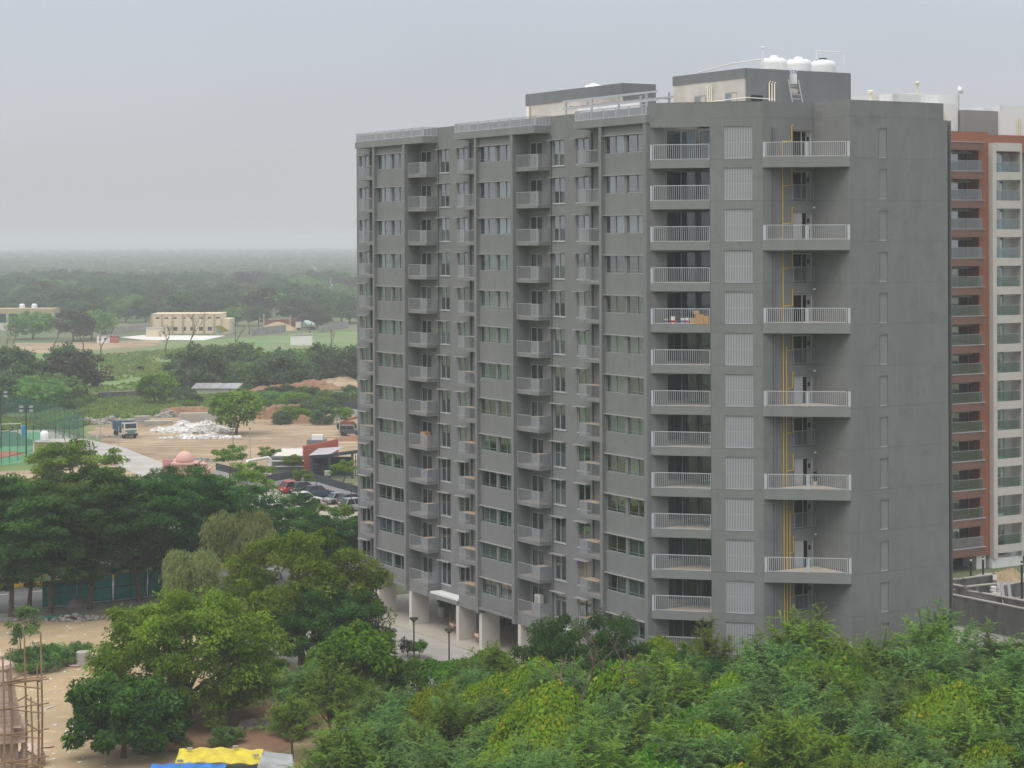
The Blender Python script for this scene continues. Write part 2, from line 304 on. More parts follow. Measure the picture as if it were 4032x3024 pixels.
# ================================================================ grey apartment tower
T=empty('apartment_tower','grey thirteen-storey apartment tower on stilts with staggered balconies','building',(X0,Y0,0),ROTB)
L=[40.1-3*k for k in range(13)]
UN=[0.,18.55,37.4]; WV=1.2
def wallgrid(mb,M,x0,x1,z0,z1,holes,dep=.22):
    """wall in plane y=0 of frame M (x along, y inward), rectangular holes with reveals"""
    xs=sorted({x0,x1,*[h[0] for h in holes],*[h[1] for h in holes]}); zs=sorted({z0,z1,*[h[2] for h in holes],*[h[3] for h in holes]})
    n0=len(mb.v)
    for i in range(len(xs)-1):
        a,b=xs[i],xs[i+1]; cx=(a+b)/2; hh=[h for h in holes if h[0]<cx<h[1]]; run=None
        for j in range(len(zs)-1):
            cz=(zs[j]+zs[j+1])/2; inh=any(h[2]<cz<h[3] for h in hh)
            if not inh and run is None: run=zs[j]
            if inh and run is not None: mb.quad((a,0,run),(b,0,run),(b,0,zs[j]),(a,0,zs[j])); run=None
        if run is not None: mb.quad((a,0,run),(b,0,run),(b,0,z1),(a,0,z1))
    for a,b,c,d in holes:
        mb.quad((a,0,c),(a,0,d),(a,dep,d),(a,dep,c)).quad((b,0,d),(b,0,c),(b,dep,c),(b,dep,d))
        mb.quad((a,0,d),(b,0,d),(b,dep,d),(a,dep,d)).quad((b,0,c),(a,0,c),(a,dep,c),(b,dep,c))
    mb.xf(M,n0)
def FR(o,ang): return Matrix.Translation((o[0],o[1],0))@Matrix.Rotation(ang,4,'Z')
# ---- W wall (tall windows), bays, fins
holesW=[]
for q in UN:
    for l in L:
        holesW+= [(q-5.35,q-3.6,l+.1,l+2.1),(q+10.05,q+11.7,l+.1,l+2.1)] if q<37 else [(q-5.35,q-3.6,l+.1,l+2.1)]
        if q<37: holesW.append((q+6.5,q+8.35,l+.02,l+2.1))
w=MB(); wallgrid(w,FR((0,WV),0),-6.13,43.7,3.1,44.2,[(a,b,c,d) for a,b,c,d in holesW],.15)
w.box(-6.13,-6.0,WV+.002,18,3.1,44.2)
w.quad((-6.13,18,3.1),(-6.13,18,43.4),(32,18,43.4),(32,18,3.1))
w.quad((-6.13,WV,44.2),(43.7,WV,44.2),(43.7,WV+.2,44.2),(-6.13,WV+.2,44.2)).quad((-6.13,WV+.2,44.2),(43.7,WV+.2,44.2),(43.7,WV+.2,43.1),(-6.13,WV+.2,43.1))
w.build('wall','wallgrey',T)
for q in UN:
    b=MB(); hs=[]
    for l in L: hs+=[(.45,3.0,l+.67,l+1.995),(3.35,5.82,l+.67,l+1.995)]
    wallgrid(b,FR((q,0),0),.35,5.9,3.5,42.85,hs,.16)
    b.quad((q+.3,0,3.5),(q+.3,WV,3.5),(q+6,WV,3.5),(q+6,0,3.5)); b.box(q+.35,q+5.85,-.27,.0,3.42,3.56)
    b.build('bay_wall','wallgrey',T)
    for a,c in ((0,.35),(5.85,6.25)): MB().box(q+a,q+c,-.3,WV+.01,3.1,42.84).build('fin','wallgrey',T)
    e=q+9.67 if q<37 else q+6.32
    MB().box(q-3.4,e,-.33,WV-.003,42.84,43.42).build('roof_fascia','fasciagrey',T)
# floor slabs, partitions, back rooms
SL=[(-5.95,WV+.25),(43.6,WV+.25),(43.6,4.6),(47.1,4.6),(49.3,7.2),(49.3,10.8),(53.3,10.8),(53.3,20.2),(30,20.2),(30,17.9),(-5.95,17.9)]
for k,l in enumerate(L): MB().prism(SL,l-.28,l-.03).build('floor_slab','slabconc',T)
MB().prism(SL,42.8,43.12).build('roof_slab','whitewash',T)
pt=MB()
for u in [-5.9]+[q+d for q in UN for d in (-3.3,.2,3.17,6.05,8.9) if q+d<43.6]: pt.box(u-.06,u+.06,WV+.26 if u>0 else WV+.26,6,3.9,42.8)
pt.box(-5.9,43.5,6,6.15,3.9,42.8); pt.build('partition_wall','roomwall',T)
for q in UN:   # rooms inside the projecting bay: floor strips
    f=MB()
    for l in L: f.box(q+.36,q+5.84,.17,WV+.26,l-.28,l-.03)
    f.build('bay_floor','slabconc',T)
# ---- windows: frame (part) > pane, curtain or reflection stand-in (sub-parts)
def winmeshes(w_,h,fw,frm,split=True):
    m=MB(); m.box(0,w_,0,.07,0,fw).box(0,w_,0,.07,h-fw,h).box(0,fw,0,.07,fw,h-fw).box(w_-fw,w_,0,.07,fw,h-fw)
    if split: m.box(w_/2-fw/2,w_/2+fw/2,-.012,.06,fw,h-fw)
    fr=m.mesh('window',frm); pw=w_/2-fw*1.5
    p=MB().box(0,pw,.02,.028,0,h-2*fw).mesh('pane','glass'); return fr,p,[(fw,0,fw),(w_/2+fw/2,.018,fw)],(w_,h,fw)
rg=random.Random(5)
cur={}
def curtain_or_reflection(w_,h,key):
    if key not in cur:
        m=MB(); n=14
        for i in range(n):
            a,b=i/n*w_,(i+1)/n*w_; ya=.03*math.sin(i*1.9); yb=.03*math.sin((i+1)*1.9)
            m.quad((a,ya,0),(b,yb,0),(b,yb,h),(a,ya,h))
        cur[key]=m.mesh('curtain_or_reflection',key[2] if len(key)>2 else 'curtain_or_reflection')
    return cur[key]
def window(parent,W_,x,y,z,rz=0.,name='window',p_cur=.45,full=False):  # full: cream cloth across the glass, standing in for a haze reflection
    fr,p,pos,(w_,h,fw)=W_
    o=put(fr,name,parent,(x,y,z),rz)
    for i,a in enumerate(pos): put(p,'pane',o,a)
    r=rg.random()
    if r<p_cur:
        km='curtain_or_reflection' if rg.random()<.65 else 'curtainblue'; half=rg.random()<.5 and not full; km='curtain_or_reflection' if full else km
        cw=w_*(.46 if half else .94); put(curtain_or_reflection(cw,h-.1,(round(cw,2),round(h,2),km)),'curtain_or_reflection',o,(rg.choice((.03,w_-cw-.03)),.09+rg.random()*.1,.05))
    return o
WB1=winmeshes(2.55,1.325,.045,'winframe'); WB2=winmeshes(2.47,1.325,.045,'winframe'); WT=winmeshes(1.75,2.0,.045,'winframelight'); WT1=winmeshes(1.65,2.0,.045,'winframelight'); WD=winmeshes(1.85,2.08,.05,'winframelight')
shade_b=MB().box(.12,5.85,-.2,.0,0,.06).mesh('sun_shade','shade'); shade_t=MB().box(-.22,1.75,-.42,.0,0,.05).mesh('sun_shade','shade')
bar_g=MB().box(0,2.55,-.02,.0,.24,.26).mesh('guard_bar','winframe')
sill=MB().box(-.05,1.8,-.06,.1,-.07,0).mesh('sill','alu')
dp=MB().tube([(0,0,3.5),(0,0,42.6)],.07,8).mesh('drain_pipe','wallgreydark')
# balcony meshes
def rail(mb,p,q,z0,z1,gap=.115,t=.022,posts=True):
    p,q=Vector((*p,0)),Vector((*q,0)); d=q-p; Ln=d.length; n=max(2,int(Ln/gap))
    mb.bar(p+Vector((0,0,z1)),q+Vector((0,0,z1)),.055,.05); mb.bar(p+Vector((0,0,z0+.06)),q+Vector((0,0,z0+.06)),.05,.045)
    for i in range(n+1):
        c=p+d*(i/n); mb.bar(c+Vector((0,0,z0+.06)),c+Vector((0,0,z1)),t,t,(1,0,0))
    if posts:
        for c in (p,q): mb.bar(c+Vector((0,0,z0)),c+Vector((0,0,z1+.02)),.06,.06,(1,0,0))
big_slab=MB().box(6.252,9.67,0,WV-.002,-.25,0).mesh('balcony','fasciagrey')
big_tile=MB().box(6.26,9.6,.06,WV-.01,.002,.02).mesh('floor_tiles','tile')
m=MB(); rail(m,(6.3,.05),(8.55,.05),0,1.05); m.bar((8.55,.05,1.05),(9.62,.05,1.05),.05).bar((8.55,.05,.06),(9.62,.05,.06),.05).bar((9.62,.05,0),(9.62,.05,1.08),.07).bar((9.62,.05,1.05),(9.62,1.15,1.05),.05).bar((9.62,.05,.06),(9.62,1.15,.06),.05).bar((9.62,1.15,0),(9.62,1.15,1.08),.06)
big_rail=m.mesh('railing','railgrey')
m=MB()
for i in range(22):
    z=.1+i*.043; m.box(8.58,9.58,.03,.06,z,z+.027)
for i in range(22):
    z=.1+i*.043; m.box(9.605,9.635,.09,1.12,z,z+.027)
big_scr=m.mesh('slatted_screen','railgrey')
big_top=MB().box(8.62,9.56,.1,1.1,1.0,1.035).mesh('ledge_board','wood')
sm_slab=MB().box(-3.35,-.002,0,WV-.002,-.22,0).mesh('balcony','fasciagrey')
m=MB(); rail(m,(-2.3,.05),(-.06,.05),0,1.05); m.bar((-3.3,.05,1.05),(-2.3,.05,1.05),.05).bar((-3.3,.05,.06),(-2.3,.05,.06),.05).bar((-3.3,.05,0),(-3.3,.05,1.08),.06).bar((-3.3,.05,1.05),(-3.3,1.15,1.05),.05)
rail(m,(-3.3,.1),(-3.3,1.12),0,1.05,posts=False)
sm_rail=m.mesh('railing','railgrey')
m=MB()
for i in range(22):
    z=.1+i*.043; m.box(-3.27,-2.34,.03,.06,z,z+.027)
sm_scr=m.mesh('slatted_screen','railgrey')
sm_top=MB().box(-3.2,-1.3,.12,1.1,1.0,1.035).mesh('ledge_board','wood')
sm_tile=MB().box(-3.3,-.01,.06,WV-.01,.002,.02).mesh('floor_tiles','tile')
for ui,q in enumerate(UN):
    for k,l in enumerate(L):
        window(T,WB1,q+.45,.09,l+.67,p_cur=1. if k==5 else .7,full=k==5); window(T,WB2,q+3.35,.09,l+.67,p_cur=1. if k==5 else .7,full=k==5)  # one row all cream: cloth added to imitate bright horizon haze reflected in glass
        put(bar_g,'guard_bar',T,(q+.45,.09,l+.67)); put(bar_g,'guard_bar',T,(q+3.3,.09,l+.67))
        put(shade_b,'sun_shade',T,(q,0,l+2.0))
        window(T,WT,q-5.35,WV+.06,l+.1,p_cur=1. if k==5 else .5,full=k==5); put(shade_t,'sun_shade',T,(q-5.35,WV,l+2.12)); put(sill,'sill',T,(q-5.35,WV,l+.1))  # same row: added cream cloth imitates the reflected haze
        bs=put(sm_slab,'balcony',T,(q,0,l)); put(sm_rail,'railing',bs); put(sm_scr,'slatted_screen',bs); put(sm_tile,'floor_tiles',bs)
        if rg.random()<(.25 if k<4 else .85): put(sm_top,'ledge_board',bs)
        if q<37:
            window(T,WT1,q+10.05,WV+.06,l+.1,p_cur=1. if k==5 else .5,full=k==5); put(shade_t,'sun_shade',T,(q+10.0,WV,l+2.12)); put(sill,'sill',T,(q+10.05,WV,l+.1))  # cream cloth in that row again stands for reflected horizon haze
            window(T,WD,q+6.5,WV+.06,l+.02,name='sliding_door',p_cur=.2)
            bb=put(big_slab,'balcony',T,(q,0,l)); put(big_rail,'railing',bb); put(big_scr,'slatted_screen',bb); put(big_tile,'floor_tiles',bb)
            if rg.random()<(.2 if k<5 else .7): put(big_top,'ledge_board',bb)
    put(dp,'drain_pipe',T,(q-3.1,WV-.09,0))
    if q<37: put(dp,'drain_pipe',T,(q+9.8,WV-.09,0))
    m=MB(); rail(m,(q-3.3,-.22),(q+9.55 if q<37 else q+6.2,-.22),43.42,44.2,.13); rail(m,(q-3.3,-.15),(q-3.3,WV),43.42,44.2,.13)
    if q<37: rail(m,(q+9.55,-.15),(q+9.55,WV),43.42,44.2,.13)
    n=8
    for i in range(n): m.bar((q-3+i*1.7,-.1,43.42),(q-3+i*1.7,-.1,44.18),.09,.05) if q-3+i*1.7<43.5 else 0
    m.build('roof_railing','railwhite',T)
for q in UN[:2]:   # first-floor canopy between the two balconies, lowest balcony aprons
    MB().box(q+9.9,q+15.0,-.05,WV-.01,3.1,3.45).build('canopy','fasciagrey',T); MB().box(q+10,q+14.9,.05,WV-.05,3.452,3.6).build('canopy_coping','white',T)
for q in UN:
    MB().box(q-3.35,q-.003,.004,WV-.01,3.1,3.879).build('balcony_apron','fasciagrey',T)
    if q<37: MB().box(q+6.253,q+9.67,.004,WV-.01,3.1,3.849).build('balcony_apron','fasciagrey',T)
# ---- chamfer with deep balconies, louvred wall
r2=math.sqrt(.5); S0=(43.7,0.); P1=(46.866,3.116); P2=(49.582,5.832); P3=(49.582,10.622); P4=(53.558,10.622); P5=(53.558,20.05)
CH=FR(S0,math.pi/4); CB=4.43; CE=8.29
w=MB(); wallgrid(w,CH,CB,CE,0,44.3,[(5.47,7.53,l+.05,l+2.4) for l in L]+[(5.47,7.53,1.1,3.5)],.25)
wallgrid(w,CH,0,CB,42.5,44.3,[],.1)
w.quad((*P1,0),(P1[0],4.4,0),(P1[0],4.4,42.5),(*P1,42.5))
VF=FR(P2,math.pi/2); dl=[(2.81,4.6,l+.02,l+2.15) for l in L]
wallgrid(w,VF,0,4.79,0,44.3,dl,.2)
wallgrid(w,FR(P3,0),0,3.976,0,44.3,[],.1)
wallgrid(w,FR(P4,math.pi/2),0,9.05,0,44.3,[(2.73,3.52,l+.05,l+2.25) for l in L]+[(2.73,3.52,1.1,3.3)],.25)
wallgrid(w,FR((P4[0],P4[1]+9.05),math.pi/2),0,.37,0,43.05,[],.1)
w.quad((53.556,20.42,0),(30,20.42,0),(30,20.42,43.05),(53.556,20.42,43.05)).quad((30,20.42,0),(30,18,0),(30,18,43.05),(30,20.42,43.05))
# parapet inner faces / coping
for a,b,h in ((S0,P2,44.3),(P2,P3,44.3),(P3,P4,44.3),(P4,(P4[0],P4[1]+9.05),44.3)):
    d=Vector((b[0]-a[0],b[1]-a[1])).normalized(); nn=Vector((-d.y,d.x))*.2
    w.quad((*a,h),(*b,h),(b[0]+nn.x,b[1]+nn.y,h),(a[0]+nn.x,a[1]+nn.y,h)).quad((a[0]+nn.x,a[1]+nn.y,h),(b[0]+nn.x,b[1]+nn.y,h),(b[0]+nn.x,b[1]+nn.y,43),(a[0]+nn.x,a[1]+nn.y,43))
w.build('corner_wall','wallgrey',T)
# thin recessed storey joints
jt=MB()
for l in L+[43.1]:
    z=l-.02
    for fr_,a,b in ((CH,CB,CE),(VF,0,4.79),(FR(P3,0),.01,3.97),(FR(P4,math.pi/2),.01,9.05)):
        n0=len(jt.v); jt.quad((a,-.004,z),(b,-.004,z),(b,-.004,z+.035),(a,-.004,z+.035)); jt.xf(fr_,n0)
jt.build('storey_joint','wallgreydark',T)
lv=MB(); lv.box(0,2.06,.0,.05,0,.05).box(0,2.06,0,.05,2.3,2.35).box(0,.04,0,.05,.05,2.3).box(2.02,2.06,0,.05,.05,2.3)
for i in range(17): lv.bar((.09+i*.117,.03,.05),(.09+i*.117,.03,2.3),.03,.085,(1,0,0))
lv.box(.04,2.02,.05,.07,1.15,1.18); lv=lv.mesh('louvre','louvre')
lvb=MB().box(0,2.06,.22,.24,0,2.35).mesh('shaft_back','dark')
sv=MB(); sv.box(0,.79,0,.05,0,.05).box(0,.79,0,.05,2.15,2.2)
for i in range(8): sv.bar((.05+i*.099,.03,.05),(.05+i*.099,.03,2.15),.03,.045,(1,0,0))
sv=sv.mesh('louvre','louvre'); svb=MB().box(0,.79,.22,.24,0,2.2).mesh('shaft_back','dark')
def at(M,x,y,z): p=M@Vector((x,y,0)); return (p.x,p.y,z)
for l in L+[1.05]:
    o=put(lv,'louvre',T,at(CH,5.47,.06,l+.05),math.pi/4); put(lvb,'shaft_back',o)
    o=put(sv,'louvre',T,at(FR(P4,math.pi/2),2.73,.06,l+.05),math.pi/2); put(svb,'shaft_back',o)
# chamfer balconies
fl=[(S0[0]+.02,.05),(P1[0]-.02,P1[1]+.02),(P1[0]-.02,4.38),(43.72,4.38)]
m=MB().prism(fl,-.3,-.002); m.box(0,CB,0,.2,-.6,.0); n0=len(m.v)-8; m.xf(CH,n0); cbs=m.mesh('balcony','fasciagrey')
cbt=MB().prism([(S0[0]+.12,.3),(P1[0]-.1,P1[1]+.2),(P1[0]-.04,4.36),(43.76,4.36)],.002,.02).mesh('floor_tiles','tile')
m=MB(); rail(m,(.28,.08),(CB-.06,.08),0,1.13,.14,.026); m.box(.02,.2,.03,.12,.0,1.14); m.xf(CH); cbr=m.mesh('railing','railwhite')
dv=winmeshes(2.75,2.3,.08,'winframe'); du=winmeshes(3.0,2.3,.08,'winframe')
cw=MB(); cw.quad((43.7,0,-.6),(43.7,1.5,-.6),(43.7,1.5,2.4),(43.7,0,2.4)).quad((43.7,1.5,2.3),(43.7,4.4,2.3),(43.7,4.4,2.4),(43.7,1.5,2.4)).quad((43.7,4.4,2.3),(46.87,4.4,2.3),(46.87,4.4,2.4),(43.7,4.4,2.4)).quad((43.7,4.25,0),(43.7,4.4,0),(43.7,4.4,2.4),(43.7,4.25,2.4))
cw=cw.mesh('recess_wall','wallgrey')
for k,l in enumerate(L+[1.1]):
    o=put(cbs,'balcony',T,(0,0,l)); put(cbt,'floor_tiles',o); put(cbr,'railing',o); put(cw,'recess_wall',T,(0,0,l))
    window(T,dv,43.66,1.5,l,math.pi/2,'sliding_door',.35); window(T,du,43.8,4.42,l,0,'sliding_door',.35)
MB().box(43.3,43.4,4.7,5.9,0,42.5).box(47.0,47.1,4.7,7,0,42.5).box(40,47.1,6.1,6.2,0,42.5).build('partition_wall','roomwall',T)
# triangular balconies, doors, pipes
tri=[(P2[0]-.0,P2[1]-.05),(P4[0]+.02,P4[1]-.06),(P4[0]-.0,P4[1]-.002),(P3[0]+.002,P3[1]-.002),(P2[0]+.002,P2[1]+.0)]
tb=MB().prism(tri,-.62,.13).mesh('balcony','fasciagrey'); tt=MB().prism([(P2[0]+.15,P2[1]+.3),(P4[0]-.3,P4[1]-.12),(P3[0]+.06,P3[1]-.06)],.132,.15).mesh('floor_tiles','tile')
TL=math.hypot(P4[0]-P2[0],P4[1]-P2[1]); TA=math.atan2(P4[1]-P2[1],P4[0]-P2[0]); TM=FR(P2,TA)
m=MB(); rail(m,(.3,.03),(TL*.5-.08,.03),.13,1.2,.14,.026); rail(m,(TL*.5+.14,.03),(TL-.3,.03),.13,1.2,.14,.026)
for a in (.02,TL*.5-.02,TL-.2): m.box(a,a+(.2 if a!=TL*.5-.02 else .1),-.01,.08,.13,1.22)
m.xf(TM); tr_=m.mesh('railing','railwhite')
jr=MB(); rail(jr,(0,-.06),(1.95,-.06),.0,1.1,.11,.022); jr=jr.mesh('guard_rail','railgrey')
vd=MB().box(0,.06,0,.06,0,2.12).box(1.73,1.79,0,.06,0,2.12).box(.06,1.73,0,.06,2.06,2.12).box(.86,.9,0,.06,0,2.06).mesh('service_door','alu')
vl=MB().box(1.33,1.73,.08,.1,0,2.06).mesh('door_leaf','doorleaf'); vlou=MB()
vlou.box(.06,.86,.03,.06,0,2.06)
for i in range(24): vlou.box(.08,.84,.0,.03,.06+i*.083,.11+i*.083)
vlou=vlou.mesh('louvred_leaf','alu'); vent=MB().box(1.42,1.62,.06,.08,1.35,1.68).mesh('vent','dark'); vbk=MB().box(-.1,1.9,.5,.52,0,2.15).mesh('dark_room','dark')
for k,l in enumerate(L):
    o=put(vd,'service_door',T,at(VF,2.81,.1,l+.02),math.pi/2); put(vl,'door_leaf',o); put(vent,'vent',o); put(vbk,'back_panel',o)
    if k in (2,6,8,10,12): put(vlou,'louvred_leaf',o)
    if k%2==0:
        b=put(tb,'balcony',T,(0,0,l)); put(tt,'floor_tiles',b); put(tr_,'railing',b)
    else: put(jr,'guard_rail',T,at(VF,2.74,0,l+.05),math.pi/2)
def vpipe(name,m_,pts,r,n=6): return MB().tube([at(VF,x,-.1,z) for x,z in pts],r,n).build(name,m_,T)
vpipe('drain_pipe','wallgreydark',[(.95,0),(.95,42.4)],.075,8)
risers=[(1.75,L[0]+1.3),(2.02,L[5]+1.4),(2.29,L[9]+1.4)]
for x,z in risers: vpipe('gas_pipe','yellowpipe',[(x,0),(x,z)],.035)
for k,l in enumerate(L):
    rx=1.75 if k<5 else 2.02 if k<9 else 2.29
    if k%2==0: vpipe('gas_branch_pipe','yellowpipe',[(rx,l+1.3),(2.62,l+1.35),(2.62,l+2.5),(2.75,l+2.5)],.035)
    else: vpipe('gas_branch_pipe','yellowpipe',[(rx,l+1.05),(2.62,l+1.1),(2.62,l+2.4)],.035)
pl_=MB().lathe([(.01,-.08),(.09,-.05),(.1,0),(.07,.06),(.01,.08)],10).mesh('wall_lamp','white')
for k in range(2,13,2): put(pl_,'wall_lamp',T,at(VF,4.7,-.08,L[k]+2.5))
# ---- stilt storey
for u in (.05,6.25,14.7,18.6,24.85,33.3,37.45): MB().box(u,u+.45,.0,1.75,0,3.099).build('column','column',T)
for u in (1,9,17,25,33,41):
    for v in (6.5,12.5): MB().box(u,u+.5,v,v+1.2,0,3.099).build('column','column',T)
MB().box(-6.1,43.6,WV+.01,17.9,3.0,3.098).build('soffit','column',T)
MB().box(-6.0,49,16.5,17,0,3.0).box(43.4,43.7,.2,17,0,3.0).build('back_wall','greypaint2',T)
MB().box(-7.5,49,-1.2,16.5,-.1,.12).build('ground_floor','floorstone',T)
# ---- roof blocks
def roofblock(u0,u1,v0,v1,top,parts=True):
    b=MB(); b.box(u0+.02,u1-.02,v0+.02,v1-.02,43.1,top-1.2); b.build('stair_block','plaster',T)
    c=MB(); c.box(u0-.01,u1+.0,v0-.0,v1,top-1.7,top); return c
z1=47.35
MB().box(33.2,42.45,9.77,20.2,43.1,45.9).box(33.2,42.45,9.771,9.9,45.9,46.6).build('stair_block','plaster',T)
m=MB(); m.box(33.1,42.5,9.72,9.87,46.6,z1).box(33.1,33.25,9.87,20.25,45.9,z1).box(33.25,42.5,20.1,20.25,43.1,z1)
m.box(42.35,42.55,9.872,14.05,43.1,z1).box(42.35,42.55,14.95,20.1,43.1,z1).box(42.35,42.55,14.05,14.95,43.1,45.55); m.build('roof_parapet','wallgreydark',T)
MB().box(33.3,42.3,9.9,20.0,45.9,46.0).build('block_roof','concrete',T)
gw=winmeshes(1.5,1.0,.07,'winframe')
window(T,gw,40.0,9.74,44.6,p_cur=0); window(T,gw,36.0,9.74,44.6,p_cur=0)
MB().box(42.555,42.58,10.3,11.4,44.3,45.3).build('roof_door','dark',T); MB().box(42.552,42.6,17,19.8,43.3,44.6).build('wall_recess','wallgrey',T)
for v in (12.0,12.25,12.5): MB().tube([(42.62,v,43.1),(42.62,v,46.3-.15*(v-12)),(42.75,v,46.4-.15*(v-12))],.055,7).build('vent_pipe','pvc',T)
for u in (37.9,38.15,38.4): MB().tube([(u,9.66,43.1),(u,9.66,46.1+(u-38)*.3),(u,9.5,46.2+(u-38)*.3)],.055,7).build('vent_pipe','pvc',T)
MB().tube([(33.2,9.66,44.95),(42.45,9.66,45.1),(42.6,9.66,45.1),(42.6,12.6,45.05)],.03,6).build('conduit_pipe','white',T)
MB().box(8.1,23.55,11.35,14.75,43.1,46.7).build('stair_block','plaster',T)
m=MB().box(8,23.6,11.3,11.45,46.5,47.55).box(8,8.15,11.45,14.8,46.5,47.55).box(23.45,23.62,11.452,14.8,43.1,47.55).box(8.15,23.45,14.65,14.8,46.7,47.55); m.build('roof_parapet','wallgreydark',T)
for u in (8.5,8.7): MB().tube([(u,11.2,43.1),(u,11.2,46.4)],.09,8).build('vent_pipe','pvc',T)
MB().tube([(8.2,11.27,45.0),(23.5,11.27,45.15)],.04,6).build('conduit_pipe','white',T)
MB().box(20,29,9.2,9.4,43.1,45.6).build('roof_wall','whitewash',T)
sf=empty('steel_pergola','galvanised steel roof pergola between the two stair blocks','pergola',(X0,Y0,0),ROTB)
for v,z in ((8.2,45.4),(10.4,45.75),(8.2,46.05)): MB().box(19,33,v,v+.12,z,z+.16).build('beam','steel',sf)
for u in (19.5,23.5,27.5,31.5):
    for v in (8.2,10.4): MB().box(u,u+.14,v-.01,v+.13,43.12,46.2).build('post','steel',sf)
for i in range(8): MB().box(20+i*1.7,20.06+i*1.7,8.33,10.39,45.62,45.7).build('rafter','steel',sf)
# ladder
ld=empty('roof_ladder','steel ladder leaning at the notch of the roof parapet','ladder',(X0,Y0,0),ROTB)
for v in (13.95,14.95): MB().bar((43.5,v,43.2),(42.75,v-.2,46.6),.07).build('rail','steel',ld)
rm=MB()
for i in range(8): t_=i/8; rm.bar((43.5-.75*t_,13.95-.2*t_,43.4+3.4*t_*.8),(43.5-.75*t_,14.95-.2*t_,43.4+3.4*t_*.8),.05)
rm.build('rungs','steel',ld)
# tanks with lettering
def tank(u,px,lab,r=1.02,h=2.5,z=46.4,lid='tankwhite'):
    v=uv_of_px(px,u=u); e=empty('water_tank',lab,'water tank',(*UV(u,v),z),ROTB,'roof water tanks')
    pr=[(r*.97,0),(r,.06)]+[(r*(1.0 if i%2 else .975),.1+i*.16) for i in range(int((h-.75)/.16))]
    zt=pr[-1][1]; pr+=[(r,zt+.12),(r*.97,zt+.2),(r*.95,zt+.34),(r*.86,zt+.4),(r*.6,zt+.46),(r*.34,zt+.52),(r*.3,zt+.58)]
    MB().lathe(pr,28).build('shell','tankwhite',e,smooth=True); m=MB().lathe([(.3*r,0),(.32*r,.05),(.3*r,.12),(.05,.15)],16,(0,0,zt+.57)); m.build('lid',lid,e)
    ms=MB()
    for k in range(6):
        a=k*math.pi/3+.3; ms.lathe([(.13,0),(.11,.14),(.02,.16)],8,(r*.72*math.cos(a),r*.72*math.sin(a),zt+.33))
    ms.build('dome_boss','tankwhite',e)
    cu=bpy.data.curves.new('lettering','FONT'); cu.body='NTRAL'; cu.size=.42; cu.extrude=.004; cu.space_character=1.1
    tmp=bpy.data.objects.new('tmp',cu); COL.objects.link(tmp); dg=bpy.context.evaluated_depsgraph_get(); me=bpy.data.meshes.new_from_object(tmp.evaluated_get(dg))
    bpy.data.objects.remove(tmp); a0=math.atan2(-uc,-us)-0  # towards the camera in tower axes
    ca=math.atan2(-(UV(u,v)[1]),-(UV(u,v)[0]))-ROTB
    for vt in me.vertices:
        a=ca-.95+vt.co.x/r*1.0; rr=r+.012+vt.co.z; vt.co=(rr*math.cos(a),rr*math.sin(a),vt.co.y+zt-.72)
    me.materials.clear(); me.materials.append(MATS['inkblue']); put(me,'lettering',e)
    return e
tank(40.6,3051,'leftmost of three white roof tanks with blue lettering'); tank(40.6,3147,'middle of three white roof tanks with blue lettering'); tank(40.6,3244,'rightmost of three white roof tanks, black lid',1.02,2.4,46.4,'black')
e=empty('water_tank','small white tank on the far left stair block roof','water tank',(*UV(17,12.8),46.72),ROTB,'roof water tanks')
MB().lathe([(.9,0),(.92,.1),(.9,.9),(.7,1.1),(.3,1.2)],20).build('shell','tankwhite',e,smooth=True); MB().lathe([(.3,1.19),(.3,1.3),(.05,1.33)],12).build('lid','tankwhite',e)
for nm,pts,lab in (('overflow_pipe',[(42.1,19.9,46),(42.1,19.9,49.0),(42.1,17.1,49.0),(42.1,17.1,48.4)],'white overflow pipe frame beside the rightmost roof tank'),('vent_stack',[(42.0,11.9,46),(42.0,11.9,49.0)],'white capped vent pipe left of the roof tanks'),('supply_pipe',[(36,10.2,47.5),(39.5,11,48.0),(40.5,13.0,48.3)],'thin white supply pipe sloping up to the roof tanks')):
    e=empty(nm,lab,'pipe',(X0,Y0,0),ROTB); MB().tube(pts,.05,7).build('pipe','white',e)
    if nm=='vent_stack': MB().lathe([(.14,0),(.16,.05),(.14,.14)],10,(42.0,11.9,49.0)).build('cap','white',e)
MB().box(51.8,53.2,15.0,17.8,43.1,44.9).build('roof_box','whitewash',T)
# ================================================================ things on the balconies
rg=random.Random(8)
def onb(u,v,k): return (*UV(u,v),L[k]+.02)
for i,(u,v,h,m_,lab) in enumerate(((44.3,1.0,.32,'bucketyellow','yellow paint bucket at the left end of the cluttered balcony'),(44.75,1.3,.5,'white','tall white paint bucket beside the yellow one'),(45.2,1.85,.4,'white','white paint bucket left of the cardboard boxes'),(45.45,2.1,.42,'tankwhite','white paint pail against the cardboard boxes'),(46.55,3.2,.34,'white','white bucket right of the cardboard boxes'))):
    e=empty('paint_bucket',lab,'bucket',onb(u,v,4),0,'paint buckets on the cluttered balcony')
    MB().lathe([(.15,0),(.18,h*.9),(.19,h*.9),(.19,h),(.17,h)],12).build('pail',m_,e); MB().lathe([(.17,h),(.17,h+.02),(.02,h+.03)],12).build('lid','white' if m_!='white' else 'tankwhite',e); MB().lathe([(.185,.12),(.187,.26)],12).build('label_band','lampred' if i%2 else 'inkblue',e)
